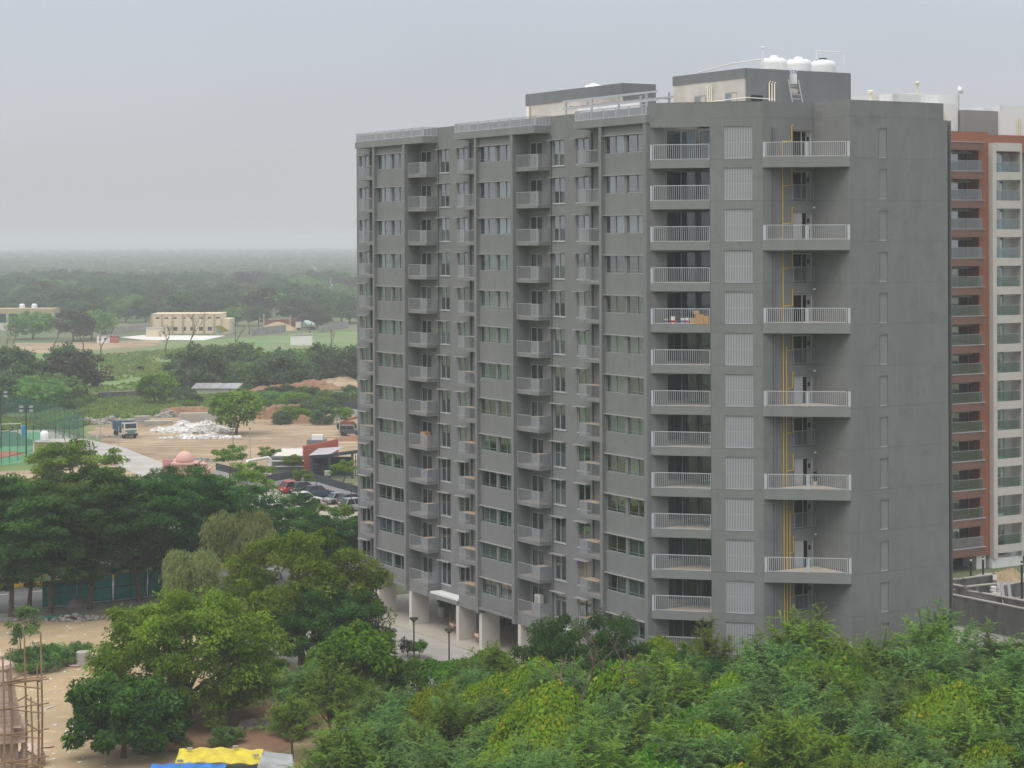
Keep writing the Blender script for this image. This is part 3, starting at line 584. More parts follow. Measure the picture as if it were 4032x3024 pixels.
for i,(u,v,a,b,h,z,lab) in enumerate(((45.75,2.5,.6,.5,.45,0,'low cardboard box at the left of the box stack'),(46.1,2.75,.6,.5,.7,0,'tallest cardboard box in the middle of the stack'),(45.9,2.6,.45,.4,.25,.72,'small cardboard box lying on the tallest one'),(46.4,3.05,.55,.5,.6,0,'brown cardboard box at the right end of the stack'))):
    e=empty('cardboard_box',lab,'box',(*UV(u,v),L[4]+.02+z),ROTB+.7,'boxes on the cluttered balcony')
    MB().box(-a/2,a/2,-b/2,b/2,0,h).build('carton','cardboard',e); MB().box(-a/2-.002,a/2+.002,-.03,.03,h*.5,h+.004).build('tape_strip','wood',e)
def acunit(loc,rz,lab):
    e=empty('ac_unit',lab,'air conditioner',loc,rz); MB().box(-.42,.42,-.17,.17,.06,.72).build('casing','creampaint',e)
    MB().lathe([(.24,0),(.25,.02),(.02,.03)],16).xf(Matrix.Translation((-.1,-.17,.4))@Matrix.Rotation(R(90),4,'X')).build('fan_grille','steel',e)
    for x in (-.3,.3): MB().box(x-.03,x+.03,-.15,.15,0,.06).build('foot','steel',e)
acunit((*UV(18.55+8.6,.6),L[12]+.95),ROTB,'cream air conditioner unit on the lowest middle corner balcony')
e=empty('crate','wooden crate standing on the second stack corner balcony','crate',(*UV(8.3,.6),L[8]+.02),ROTB); MB().box(-.4,.4,-.3,.3,0,1.2).build('board_box','wood',e); MB().box(-.42,.42,-.32,.32,1.2,1.24).build('lid','cardboard',e)
e=empty('potted_plant','potted green plant on a triangular balcony by the door','plant',(*UV(50.3,10.0),L[8]+.16)); MB().lathe([(.1,0),(.16,.3),(.17,.32)],10).build('pot','terracottapot',e)
pm=MB()
for i in range(26):
    a=rg.random()*6.28; r_=.1+rg.random()*.25; z=.35+rg.random()*.7; pm.quad((0,0,z-.2),(r_*math.cos(a)*.6-.05,r_*math.sin(a)*.6,z),(r_*math.cos(a),r_*math.sin(a),z+.05),(r_*math.cos(a)*.6+.05,r_*math.sin(a)*.6,z))
pm.build('foliage','leafdark',e)
# ================================================================ brick apartment block behind
BX,BY=(3737-HX)/FPX*208,208.
Bk=empty('brick_apartment_block','red brick and cream apartment block with glass balcony rails behind the grey tower','building',(BX,BY,0),ANG)
BP=2.98; NB=14
m=MB(); hb=[(-3.5,4.15,41.15-BP*k,43.32-BP*k) for k in range(NB)]
wallgrid(m,FR((0,0),0),-9,5.5,1.4,45.25,[(a,b,c+.001,d) for a,b,c,d in hb],1.6); m.quad((-9,0,45.25),(5.5,0,45.25),(5.5,.3,45.25),(-9,.3,45.25))
m.box(5.5,30,.02,1,43.2,45.0); m.build('brick_wall','brick',Bk)
fas=MB().box(-4,4.35,-.55,-.002,0,.8).box(-4,2.4,-.62,-.55,0,.78).mesh('fascia','browncl'); led=MB().box(-4,4.4,-.65,0,.8,.86).mesh('ledge','lilac')
gr=MB().box(-4,4.05,-.5,-.48,.0,1.05).mesh('glass_rail','glassrail'); gh=MB().box(-4,4.1,-.53,-.47,1.05,1.09).box(4.04,4.08,-.5,0,.0,1.09).mesh('handrail','winframe')
bd=MB().box(-3.5,4.1,0,.06,0,.08).box(-3.5,4.1,0,.06,2.08,2.17).box(3.98,4.1,0,.06,0,2.1).box(.4,.55,0,.06,0,2.1).box(-1.5,-1.4,0,.06,0,2.1).mesh('sliding_door','winframe')
bp1=MB().box(.55,2.27,.02,.03,.08,2.08).mesh('pane','glass'); bp2=MB().box(2.3,3.98,.03,.04,.08,2.08).mesh('pane','glass'); bc=MB().box(.55,3.98,.3,.32,0,2.08).mesh('blind','lilac')
cf=MB().box(0,3.45,-.02,.3,0,.82).mesh('fascia','creampaint'); cg=MB().box(.05,3.2,0,.02,0,1.0).mesh('glass_rail','glassrail'); chh=MB().box(.05,3.3,-.02,.03,1.0,1.04).mesh('handrail','winframe')
cd=MB().box(0,.05,0,.06,0,2.15).box(1.3,1.42,0,.06,0,2.15).box(2.3,2.42,0,.06,0,2.15).box(.05,2.4,0,.06,2.05,2.15).mesh('sliding_door','winframe'); cp=MB().box(.06,1.3,.02,.03,0,2.05).mesh('pane','glass'); cp2=MB().box(1.42,2.3,.03,.04,0,2.05).mesh('pane','glass'); cbl=MB().box(.06,2.3,.4,.42,0,2.05).mesh('blind','lilac')
for k in range(NB+1):
    z=43.3-BP*k; o=put(fas,'fascia',Bk,(0,0,z)); put(led,'ledge',o)
    o=put(cf,'fascia',Bk,(6.08,-.6,z-.02))
    if k<NB:
        zb=z-BP+.82; put(gr,'glass_rail',Bk,(0,0,zb+.02)); put(gh,'handrail',Bk,(0,0,zb+.02)); d=put(bd,'sliding_door',Bk,(0,1.5,zb)); put(bp1,'pane',d); put(bp2,'pane',d); put(bc,'blind',d)
        put(cg,'glass_rail',Bk,(6.08,-.55,zb)); put(chh,'handrail',Bk,(6.08,-.55,zb)); d=put(cd,'sliding_door',Bk,(6.1,.9,zb)); put(cp,'pane',d); put(cp2,'pane',d); put(cbl,'blind',d)
m=MB().box(5.55,6.07,-.6,1.0,1.0,44.1).box(9.53,9.75,-.6,1.0,1.0,44.1).box(8.5,9.53,.9,1.0,1.4,44.1).box(6.07,9.53,-.6,1,44.08,44.14); m.build('cream_wall','creampaint',Bk)
m=MB()
for k in range(NB+1): m.box(-9,9.5,1.61 if False else 1.0,6,43.0-BP*k,43.2-BP*k)
m.box(-9,9.6,5.9,6.1,1.4,43.2).box(4.2,4.4,1.62,6,1.4,43.2).box(-9,-8.9,.2,6,1.4,45); m.build('floor_slab','roomwall',Bk)
MB().box(9.75,30,1.2,1.4,3.0,44.0).build('grey_wall','greypaint2',Bk); MB().box(5.56,9.9,-.3,1,0,1.0).box(9.9,30,.4,1.4,1.2,3.0).build('white_beam','whitewash',Bk)
for x in (-2.0,3.8,8.7,13): MB().box(x,x+1.3,.2,2.2,-.1,1.5).build('column','white',Bk)
MB().box(-9,30,4,4.2,0,3).build('back_wall','dark',Bk)
MB().box(-2.2,6.3,5,14,43.2,49.4).build('stair_block','whitewash',Bk); MB().box(-2.5,3.4,2.2,5.001,45.0,48.2).build('stair_block','whitewash',Bk); MB().box(3.6,8.5,1.6,4.9,45,47.6).build('stair_block','greypaint2',Bk); MB().box(8.5,20,1.3,9,44.5,48.2).build('stair_block','whitewash',Bk)
for x in (1.0,1.25,1.5): MB().tube([(x,2.1,45.2),(x,2.1,47.4)],.05,6).build('vent_pipe','pvc',Bk)
for x in (10.9,11.2,11.5): MB().tube([(x,1.2,44.6),(x,1.2,47)],.05,6).build('vent_pipe','pvc',Bk)
def bkpos(x,y,z): p=Matrix.Rotation(ANG,4,'Z')@Vector((x,y,0)); return (BX+p.x,BY+p.y,z)
e=empty('satellite_dish','white satellite dish on a mast on the white stair block','dish',bkpos(6.1,4.9,45),ANG)
MB().tube([(0,0,0),(0,0,4.9)],.04,6).build('mast','steel',e); MB().lathe([(.02,0),(.25,.05),(.42,.16),(.43,.17)],16).xf(Matrix.Translation((0,-.1,4.9))@Matrix.Rotation(R(70),4,'X')).build('dish','tankwhite',e,smooth=True)
e=empty('vent_stack','cream capped vent stack beside the grey tower corner on the white roof','pipe',bkpos(-1.5,3,48)); MB().tube([(0,0,0),(0,0,2.3)],.12,8).build('pipe','pvc',e); MB().lathe([(.3,2.2),(.32,2.35),(.1,2.45)],10).build('cap','pvc',e)
e=empty('vent_stack','cream vent stack on the low roof of the grey tower','pipe',(*UV(50.6,15.2),43.1)); MB().tube([(0,0,0),(0,0,2.1)],.1,8).build('pipe','pvc',e); MB().lathe([(.25,2.0),(.27,2.15),(.1,2.22)],10).build('cap','pvc',e)
# ================================================================ vegetation
def nrm(a): return a/np.maximum(np.linalg.norm(a,axis=1,keepdims=True),1e-6)
def npmesh(name,V,F,m,tint=None):
    me=bpy.data.meshes.new(name); k=F.shape[1]
    me.vertices.add(len(V)); me.vertices.foreach_set('co',np.ascontiguousarray(V,dtype=np.float32).ravel())
    me.loops.add(F.size); me.loops.foreach_set('vertex_index',np.ascontiguousarray(F,dtype=np.int32).ravel())
    me.polygons.add(len(F)); me.polygons.foreach_set('loop_start',np.arange(0,F.size,k,dtype=np.int32))
    try: me.polygons.foreach_set('loop_total',np.full(len(F),k,dtype=np.int32))
    except Exception: pass
    if tint is not None:
        a=me.attributes.new('tint','FLOAT','FACE'); a.data.foreach_set('value',np.ascontiguousarray(np.clip(tint,0,1),dtype=np.float32))
    me.materials.append(MATS[m]); me.update(calc_edges=True); return me
def leafquads(c,d,n,L_,W_):
    d=nrm(d); s=nrm(np.cross(d,n)); L_=np.asarray(L_).reshape(-1,1); W_=np.asarray(W_).reshape(-1,1)
    V=np.stack([c-d*L_/2,c+s*W_/2-d*L_*.05,c+d*L_/2,c-s*W_/2-d*L_*.05],1).reshape(-1,3)
    return V,np.arange(len(V)).reshape(-1,4)
def unit(r,n): return nrm(r.normal(size=(n,3)))
def clumpy(name,seed,R3,K,nl,cr,flat,leaf,droop,m,zmin=-.5,inner=.5,lob=.3,upn=.8,yel=0.):
    """crown of leaf clumps: K clumps spread through an uneven ellipsoid"""
    r=np.random.default_rng(seed); D=unit(r,K*3); D=D[D[:,2]>zmin][:K]; K=len(D)
    lb=unit(r,7); w=np.max(D@lb.T,axis=1); fac=(1-lob)+lob*w*1.15
    rad=(inner+(1-inner)*r.random(K)**.55)*fac
    C=D*rad[:,None]*np.array(R3); ct=r.random(K); sz=cr*(.65+.7*r.random(K))
    i=np.repeat(np.arange(K),nl); n=len(i)
    off=unit(r,n)*(r.random(n)**.4)[:,None]*sz[i][:,None]*np.array([1,1,flat])
    c=C[i]+off
    d=nrm(off*np.array([1,1,.3]))+r.normal(size=(n,3))*.55+np.array([0,0,-droop])
    nn=nrm(r.normal(size=(n,3))*.6+np.array([0,0,upn])+.3*D[i])
    lL=leaf[0]*(.6+.8*r.random(n)); V,F=leafquads(c,d,nn,lL,leaf[1]*(.7+.6*r.random(n)))
    t=.03+.56*ct[i]+.3*r.random(n); t=np.where(r.random(n)<yel,.99,t)
    return npmesh(name,V,F,m,t),C
def trunkmesh(name,C,base_r,zc,seed,nb=7,m='bark',lean=.1,fork=.35):
    """tapered trunk with limbs reaching to clump centres; C relative to crown centre at height zc"""
    r=random.Random(seed); b=MB(); fz=zc*fork; tip=(r.uniform(-lean,lean)*zc,r.uniform(-lean,lean)*zc,fz)
    b.tube([(0,0,-.2),(tip[0]*.3,tip[1]*.3,fz*.5),tip],[base_r*1.25,base_r*.95,base_r*.8],8)
    idx=list(range(len(C))); r.shuffle(idx)
    for i in idx[:nb]:
        q=C[i]; e=(q[0]*.85,q[1]*.85,zc+q[2]*.85); mid=(tip[0]+(e[0]-tip[0])*.45+r.uniform(-.3,.3),tip[1]+(e[1]-tip[1])*.45+r.uniform(-.3,.3),tip[2]+(e[2]-tip[2])*.6)
        b.tube([tip,mid,e],[base_r*.55,base_r*.3,base_r*.08],6)
    return b.mesh(name,m)
def tree(name,label,cm,tm,loc,zc,rz=0.,sc=1.,group=None,cat='tree',cz=None):
    e=empty(name,label,cat,(*loc[:2],0),rz,group,sc); put(tm,'trunk',e); put(cm,'crown',e,(0,0,zc)); return e
def scrubmesh(name,seed,Rr,H,m,nb=60,tw=22,yel=.01):
    """thorn-scrub crown: arching boughs with feathery sprays"""
    r=np.random.default_rng(seed); cs=[];ds=[];ns=[];Ls=[];Ws=[];ts=[]
    tips=[]
    for b in range(nb):
        th=r.random()*6.283; ph=r.random()**.6; rr=Rr*ph*(.75+.35*r.random()); z=H*(1-.55*ph**2)*(.8+.25*r.random())
        e=np.array([rr*math.cos(th),rr*math.sin(th),z]); s0=np.array([0,0,H*.25]); mid=(s0+e)/2+np.array([0,0,H*.18])
        bt=r.random(); tips.append((s0,mid,e))
        t=.35+.65*r.random(tw); P=((1-t)**2)[:,None]*s0+(2*t*(1-t))[:,None]*mid+(t**2)[:,None]*e
        tg=nrm((2*(1-t))[:,None]*(mid-s0)+(2*t)[:,None]*(e-mid))
        a=nrm((tg*.6+r.normal(size=(tw,3))*.8)*np.array([1,1,.45])+np.array([0,0,.02])); ln=.4+.6*r.random(tw)
        for k in range(6):      # segments of each drooping spray, with side leaflets
            f=(k+.5)/6; pc=P+a*(ln*f)[:,None]+np.array([0,0,-.16])*(f*f*ln)[:,None]; dd=nrm(a+np.array([0,0,-.3*f]))
            side=nrm(np.cross(dd,np.array([0,0,1.])))
            for sgn in (-1,1):
                cs.append(pc+side*sgn*.055); ds.append(dd*.55+side*sgn*.9+np.array([0,0,.12])); ns.append(np.array([0,0,1.])+r.normal(size=(tw,3))*.35)
                Ls.append(.15+.10*r.random(tw)); Ws.append(.05+.035*r.random(tw)); ts.append(np.clip(.15+.35*bt+.35*r.random(tw)+.12*f,0,.9))
            cs.append(pc); ds.append(dd); ns.append(np.array([0,0,1.])+r.normal(size=(tw,3))*.4); Ls.append(ln/4.5); Ws.append(np.full(tw,.06)); ts.append(np.clip(.1+.35*bt+.3*r.random(tw),0,.9))
    c=np.concatenate(cs); t=np.concatenate(ts); t=np.where(r.random(len(t))<yel,.995,t)
    V,F=leafquads(c,np.concatenate(ds),nrm(np.concatenate(ns)),np.concatenate(Ls),np.concatenate(Ws))
    tb=MB(); rr=random.Random(seed)
    tb.tube([(0,0,-.2),(.1,0,H*.12),(0,0,H*.27)],[.16,.14,.12],6)
    for i in range(0,nb,4):
        s0,mi,e=tips[i]; tb.tube([tuple(s0),tuple((s0+mi)/2),tuple(mi*.5+e*.3+s0*.2),tuple(e)],[.09,.06,.04,.012],5)
    return npmesh(name,V,F,m,t),tb.mesh('stem','bark')
def vinemesh(name,seed,Rr,H,m,n=11000,yel=.05,lump=.16,leaf=.22):
    """creeper-draped mound: leaf-sized faces over a lumpy dome"""
    r=np.random.default_rng(seed); k=9; lc=r.normal(size=(k,2))*Rr*.55; lh=r.random(k)*H*lump; ls=Rr*(.3+.3*r.random(k))
    th=r.random(n)*6.283; q=np.sqrt(r.random(n)); edge=1+.18*np.sin(3*th+seed)+.12*np.sin(5*th+2*seed)
    x=Rr*q*np.cos(th)*edge; y=Rr*q*np.sin(th)*edge
    def hf(x,y,q):
        z=H*.72*(1-q**4.5)
        for i in range(k): z=z+lh[i]*np.exp(-((x-lc[i,0])**2+(y-lc[i,1])**2)/ls[i]**2)*(1-q**6)
        return z
    z=hf(x,y,q); zx=(hf(x+.1,y,np.clip(np.hypot(x+.1,y)/Rr/edge,0,1))-z)/.1; zy=(hf(x,y+.1,np.clip(np.hypot(x,y+.1)/Rr/edge,0,1))-z)/.1
    nn=nrm(np.stack([-zx,-zy,np.ones(n)],1)); dep=r.random(n)**2*.5
    c=np.stack([x,y,z],1)-nn*dep[:,None]+r.normal(size=(n,3))*.13
    d=np.stack([zx*0+nn[:,0],nn[:,1],-.9+0*x],1)+r.normal(size=(n,3))*.5
    ln=nrm(nn+r.normal(size=(n,3))*.45); sz=leaf*(.6+.8*r.random(n))
    patch=.5+.5*np.sin(x*1.7+seed)*np.cos(y*1.9+seed*2)
    t=np.clip(.12+.5*patch*r.random(n)+.3*r.random(n),0,.9); t=np.where(r.random(n)<yel*(.3+1.8*patch),.99,t)
    V,F=leafquads(c,d,ln,sz,sz*.8)
    st=MB(); rr=random.Random(seed)
    for i in range(5): a=rr.random()*6.28; st.tube([(.3*math.cos(a),.3*math.sin(a),-.2),(.6*math.cos(a),.6*math.sin(a),H*.4),(Rr*.5*math.cos(a),Rr*.5*math.sin(a),H*.62)],[.1,.07,.03],5)
    return npmesh(name,V,F,m,t),st.mesh('stem','bark')
def weepmesh(name,seed,R3,ns,m,nseg=11):
    r=np.random.default_rng(seed); nl=13; LC=unit(r,nl)*np.array(R3)*(.35+.5*r.random(nl))[:,None]; LC[:,2]=np.abs(LC[:,2])*1.0-.4; LR=.8+.9*r.random(nl)
    i=r.integers(0,nl,ns); D=unit(r,ns); D[:,2]=np.abs(D[:,2]); P=LC[i]+D*LR[i][:,None]*(.5+.5*r.random(ns))[:,None]; ln=.7+2.4*r.random(ns)*(.4+.6*r.random(nl))[i]
    cs=[];ds=[];tt=[]; out=nrm((P+D)*np.array([1,1,0])); ct=r.random(nl)[i]*.6+r.random(ns)*.4
    for k in range(nseg):
        f=k/nseg; c=P+out*(.5*f*ln)[:,None]*.4+np.array([0,0,-1.])*(ln*f*f*.7+ln*f*.3)[:,None]+r.normal(size=(ns,3))*.1
        cs.append(c); ds.append(out*.4+np.array([0,0,-1.])+r.normal(size=(ns,3))*.45); tt.append(.05+.55*ct+.3*r.random(ns))
    c=np.concatenate(cs); V,F=leafquads(c,np.concatenate(ds),unit(r,len(c)),.30+.22*r.random(len(c)),.06+.06*r.random(len(c)))
    return npmesh(name,V,F,m,np.concatenate(tt)),P
def bare(name,seed,H,base,m='barkgrey',lv=5,spread=.55):
    r=random.Random(seed); b=MB()
    def go(p,d,L_,rad,k):
        d=Vector(d).normalized(); q=p+d*L_; mid=(p+q)/2+Vector((r.uniform(-1,1),r.uniform(-1,1),r.uniform(-.5,.5)))*L_*.09
        b.tube([p,mid,q],[rad,rad*.82,rad*.62],5 if k<3 else 4,cap=False)
        if k>=lv: return
        for i in range(2 if k<2 else r.choice((2,3))):
            nd=d+Vector((r.uniform(-1,1),r.uniform(-1,1),r.uniform(-.25,.8)))*spread*1.25; go(q,nd,L_*r.uniform(.62,.85),rad*.6,k+1)
    go(Vector((0,0,-.2)),(r.uniform(-.15,.15),r.uniform(-.15,.15),1),H*.3,base,0)
    return b.mesh(name,m)
# ---- big trees of the sand lot
cm,C=clumpy('crown',11,(7.1,5.8,4.9),250,185,.95,.7,(.36,.13),.35,'leafneem',-.92,.45,.25)
tree('neem_tree','broad olive-green neem tree spreading over the sand lot, lower left',cm,trunkmesh('trunk',C,.34,5.2,3,9),(*G(742,2850),0),5.0)
cm,C=clumpy('crown',12,(6.8,5.6,5.2),210,190,1.0,.7,(.36,.13),.35,'leafneem2',-.92,.45,.25)
tree('neem_tree','bright green neem tree rising in front of the left end of the grey tower',cm,trunkmesh('trunk',C,.34,6,4,9),(-16.9,163,0),6.0)
cm,C=clumpy('crown',13,(3.9,3.4,2.7),75,260,.8,.8,(.34,.2),.5,'leafdark',-.7,.5,.2)
tree('broadleaf_tree','rounded dark glossy green tree at the foot of the olive neem',cm,trunkmesh('trunk',C,.2,2.8,5,6),(*G(485,2985),0),2.7)
cm,C=clumpy('crown',14,(3.6,3.2,2.9),70,260,.75,.8,(.36,.2),.5,'leafvineg',-.7,.5,.2,yel=.01)
tree('broadleaf_tree','light green drooping tree between the neem and the scrub',cm,trunkmesh('trunk',C,.2,3,6,6),(-11.4,147.5,0),3.2)
cm,C=clumpy('crown',15,(4.2,3.4,3.2),80,230,.8,.6,(.3,.12),.3,'leafdark',-.6,.45,.2)
tree('broadleaf_tree','dark tree standing behind the light green drooping one by the plaza',cm,trunkmesh('trunk',C,.2,3.6,7,6),(-14.3,158.5,0),4.2)
wm,C=weepmesh('crown',21,(2.9,2.7,4.0),2300,'leafweep'); wt=trunkmesh('trunk',C[::9],.2,5.6,8,7)
tree('weeping_tree','tall pale olive weeping tree behind the bright neem',wm,wt,(-25.2,186,0),6.3,0,1.08,'weeping trees by the road')
tree('weeping_tree','smaller light green weeping tree left of the tall pale one',wm,wt,(-28.6,180,0),5.2,2.,.9,'weeping trees by the road')
# ---- road trees
road=[]
for i in range(3):
    cm,C=clumpy('crown',30+i,(6.8,6.4,5.2),150,140,1.15,.4,(.42,.17),.2,'leafroad',-.93,.4,.22,1.2); road.append((cm,trunkmesh('trunk',C,.24,7.2,40+i,9,fork=.5)))
rt=[(RD(56.8,182.2),1.0,0,'leftmost road tree, thick pale trunk on the near pavement'),(RD(59.0,183.9),.85,1,'thin-trunked road tree second from the left on the pavement'),(RD(60.4,182.0),.95,2,'road tree beside the first green screen panel'),(RD(64.2,182.2),1.03,0,'forked road tree before the pale green screen panel'),(RD(69.5,183.3),1.0,1,'road tree in front of the third green screen'),(RD(75.2,183.8),.95,2,'road tree at the right end of the green screens'),(RD(81,184.1),.8,0,'road tree left of the weeping trees'),(RD(86.5,184.3),.62,1,'low road tree beside the dark boundary wall'),
(RD(90,183.6),.55,2,'low road tree between the weeping tree and the tower'),(RD(93.2,184),.5,0,'low road tree at the left edge of the tower'),
(RD(62,200.2),0.76,1,'median tree at the far left above the hedge'),(RD(73,200.2),0.78,2,'median tree behind the green screens'),(RD(84,200.4),0.74,0,'median tree left of the weeping tree'),(RD(95,200.2),.42,1,'median tree behind the weeping tree'),(RD(108,200.4),0.5,2,'median tree near the tower end'),(RD(119,200),0.5,0,'median tree partly hidden by the tower edge'),
(RD(66,214.5),0.72,2,'far pavement tree at the left edge'),(RD(78,214.6),0.66,0,'far pavement tree below the pink shrine'),(RD(86,214.5),.76,1,'far pavement tree with yellow blossom beneath'),(RD(101,215),.4,2,'far pavement tree left of the car park'),(RD(112,214.6),0.42,0,'far pavement tree in front of the parked cars')]
for i,(p,s,k,lab) in enumerate(rt): tree('road_tree',lab,road[k][0],road[k][1],p,7.5,i*1.37,s,'trees lining the road')
cm,C=clumpy('crown',36,(5.2,4.6,3.4),100,150,1.0,.45,(.42,.17),.25,'leafneem2',-.8,.4,.22,1.1)
tree('broadleaf_tree','bright topped tree beside the tan cabin and sports court',cm,trunkmesh('trunk',C,.22,6,9,7),(*G(300,1990),0),3.5,.4,1.25)
tree('broadleaf_tree','small green tree behind the left road trees near the sports court',cm,trunkmesh('trunk',C,.22,6,10,7),(*G(60,2080),0),4.2,2.,.8)
# feathery saplings by the car park
cm,C=clumpy('crown',37,(2.2,2.0,1.8),26,120,.6,.5,(.3,.12),.3,'leafneem2',-.5,.4,.25); st_=trunkmesh('trunk',C,.08,3,11,6)
for px_,py_,s,lab in ((905,1905,1.15,'spindly young tree left of the white pergola'),(1000,2010,1.3,'leafy young tree standing at the car park gate'),(1195,1960,.8,'thin sapling beside the red car'),(1350,1935,.9,'thin sapling before the club house posts'),(1150,1880,.7,'low sapling at the club house corner'),(1340,2105,.75,'green tree at the lower edge of the car park'),(1240,2090,.75,'bushy tree hiding a white car'),(1060,1860,.8,'small green tree beside the white pergola')):
    tree('sapling',lab,cm,st_,G(px_,py_),3.3,px_*.1,s,'young trees around the car park')
# ---- thorn scrub thicket
SC=[scrubmesh('crown',50+i,3.3+.25*i,7.0+.2*i,'leafscrub' if i<3 else 'leafscrubg',64,26,.004 if i<3 else .02) for i in range(5)]
VN=[vinemesh('crown',60+i,3.5+.2*i,6.0+.2*i,'leafvine' if i!=1 else 'leafvineg',13000,.05 if i!=1 else .02) for i in range(3)]
rg=random.Random(17); cnt=0
vine_spots=[((2720,2500,'vine-covered mound in front of the chamfer louvres')),]
def infoot(x,y): 
    dx,dy=x-X0,y-Y0; u=us*dx-uc*dy; v=uc*dx+us*dy
    return (u>-9 and u<56.5 and v>-3.5 and v<25 and not (v<(u-43.7)-4.5 and u>44)) 
D=99.0; row=0
while D<148:
    w0=(1000 if D<112 else 1150+(D-112)*17)   # left limit (pixel column at the canopy)
    xl=(w0-HX)/FPX*D; xr=(4260-HX)/FPX*D; x=xl+(row%2)*1.9+rg.uniform(0,1)
    while x<xr:
        jx,jy=x+rg.uniform(-.9,.9),D+rg.uniform(-1.3,1.3)
        if not infoot(jx,jy) and not (jx>31 and jy>145):
            isv=rg.random()<(.30 if jx>0 else .22); k=rg.randrange(3) if isv else rg.choices(range(5),(3,3,3,2,2))[0]
            sc=rg.uniform(.8,1.1)*(1.0 if jy<126 else 1.06 if jx>14 else 1.03)
            if jx<0: sc*=.82
            if jy>136 and jx<16: sc*=.8
            M_=(VN if isv else SC)[k]
            e=empty('creeper_mound' if isv else 'thorn_shrub',('yellow-green creeper mound among the thorn scrub below the tower','leafy dark-green creeper mound among the thorn scrub below the tower','lime-green creeper mound among the thorn scrub below the tower')[k] if isv else ('feathery blue-green thorn shrub in the thicket below the tower','feathery yellowish-green thorn shrub in the thicket below the tower')[0 if k<3 else 1],'shrub',(jx,jy,-.1),rg.random()*6.28,('yellow-green creeper mounds','dark-green creeper mounds','lime-green creeper mounds')[k] if isv else ('blue-green thorn shrubs','yellowish thorn shrubs')[0 if k<3 else 1],(sc,sc,sc*rg.uniform(.85,1.12)))
            put(M_[1],'stem',e); put(M_[0],'crown',e); cnt+=1
        x+=rg.uniform(3.0,4.2)
    D+=3.3; row+=1
# distinct growth at the tower foot
cm,C=clumpy('crown',71,(5.2,2.6,2.9),80,230,.75,.8,(.3,.09),.8,'leafdark',-.7,.45,.2)
tree('broadleaf_tree','dark drooping tree with bare grey boughs before the tower corner',cm,trunkmesh('trunk',C,.2,4,72,8),(5.2,142,0),5.4)
tree('broadleaf_tree','smaller dark drooping tree right of the bare boughs',cm,trunkmesh('trunk',C,.2,4,73,8),(12.0,141.5,0),4.8,2.5,.72)
for i,(px_,py_,D_,H_,rz,lab) in enumerate(((2230,2700,127,11.5,.5,'dead leafless tree with twisted boughs left of the tower corner'),(2360,2660,129,11,2.8,'dead bough leaning right above the creeper mounds'))):
    p=PX(px_,py_,D_); e=empty('dead_tree',lab,'tree',(p[0],D_,0),rz); put(bare('trunk',82+i*5,H_,.2,'bark',4,.95),'trunk',e)
for i,(px_,D_,s,k,lab) in enumerate(((1740,150.5,.62,1,'leafy creeper mound at the plaza edge beside a lamp post'),(1560,150,.62,1,'low creeper hedge at the plaza corner'),(1905,149,.75,1,'green bush against the stilt columns'),(1190,141,.72,5,'feathery thorn bush right of the bare clearing'),(1290,138,.78,6,'feathery thorn bush under the light green drooping tree'),(1140,134,.62,7,'feathery thorn bush behind the tarpaulin shed'),(1420,146,.6,0,'yellow-green creeper heap under the drooping tree'),(3890,138,.82,2,'creeper mound before the site wall on the right'),(3700,139.5,.93,1,'tall leafy creeper hump at the right corner of the tower'),(3150,138.5,.9,0,'big yellow-green creeper hump under the gas pipes'),(2640,140.5,.8,2,'creeper hump beside the dark drooping trees'))):
    M_=VN[k] if k<3 else SC[k-3]; e=empty('creeper_mound' if k<3 else 'thorn_shrub',lab,'shrub',((px_-HX)/FPX*D_,D_,-.05),i*1.1,None,s); put(M_[1],'stem',e); put(M_[0],'crown',e)
# plaza border shrubs
lb,C=clumpy('crown',75,(.8,.8,.6),14,90,.3,.8,(.14,.1),.1,'leafvineg',-.4,.3,.2); rb,_=clumpy('crown',76,(.8,.8,.7),14,90,.3,.8,(.14,.1),.1,'leafbrown',-.4,.3,.2); sb=MB().tube([(0,0,-.1),(.05,0,.5)],[.05,.03],5).mesh('stem','bark')
for px_,py_,c,lab in ((1605,2545,rb,'reddish clipped shrub at the foot of the middle plaza lamp'),(1650,2552,lb,'small yellow-green shrub right of the middle plaza lamp'),(1520,2490,rb,'reddish shrub half hidden under the drooping tree by the plaza')):
    e=empty('clipped_shrub',lab,'shrub',(*G(px_,py_+40),0)); put(sb,'stem',e); put(c,'crown',e,(0,0,.8))
# ---- sand lot bushes
bm,C=clumpy('crown',77,(2.6,1.8,1.1),40,200,.55,.7,(.22,.07),.1,'leafscrub',-.3,.3,.2,.5)
for px_,py_,s,lab in ((190,2630,1.,'grey-green bush behind the concrete rings'),(300,2610,.8,'low grass-green bush right of the concrete rings'),(90,2640,.9,'bush at the foot of the scaffold sapling')):
    e=empty('bush',lab,'bush',(*G(px_,py_),0),px_,None,s); put(sb,'stem',e); put(bm,'crown',e,(0,0,.8))
cm2,C2=clumpy('crown',78,(1.5,1.4,2.0),22,130,.45,.8,(.26,.08),.1,'leafscrub',-.6,.3,.25)
e=empty('sapling','feathery sapling behind the bamboo scaffolding','tree',(*G(95,2640),0)); put(trunkmesh('trunk',C2,.06,3,79,5),'trunk',e); put(cm2,'crown',e,(0,0,3.2))
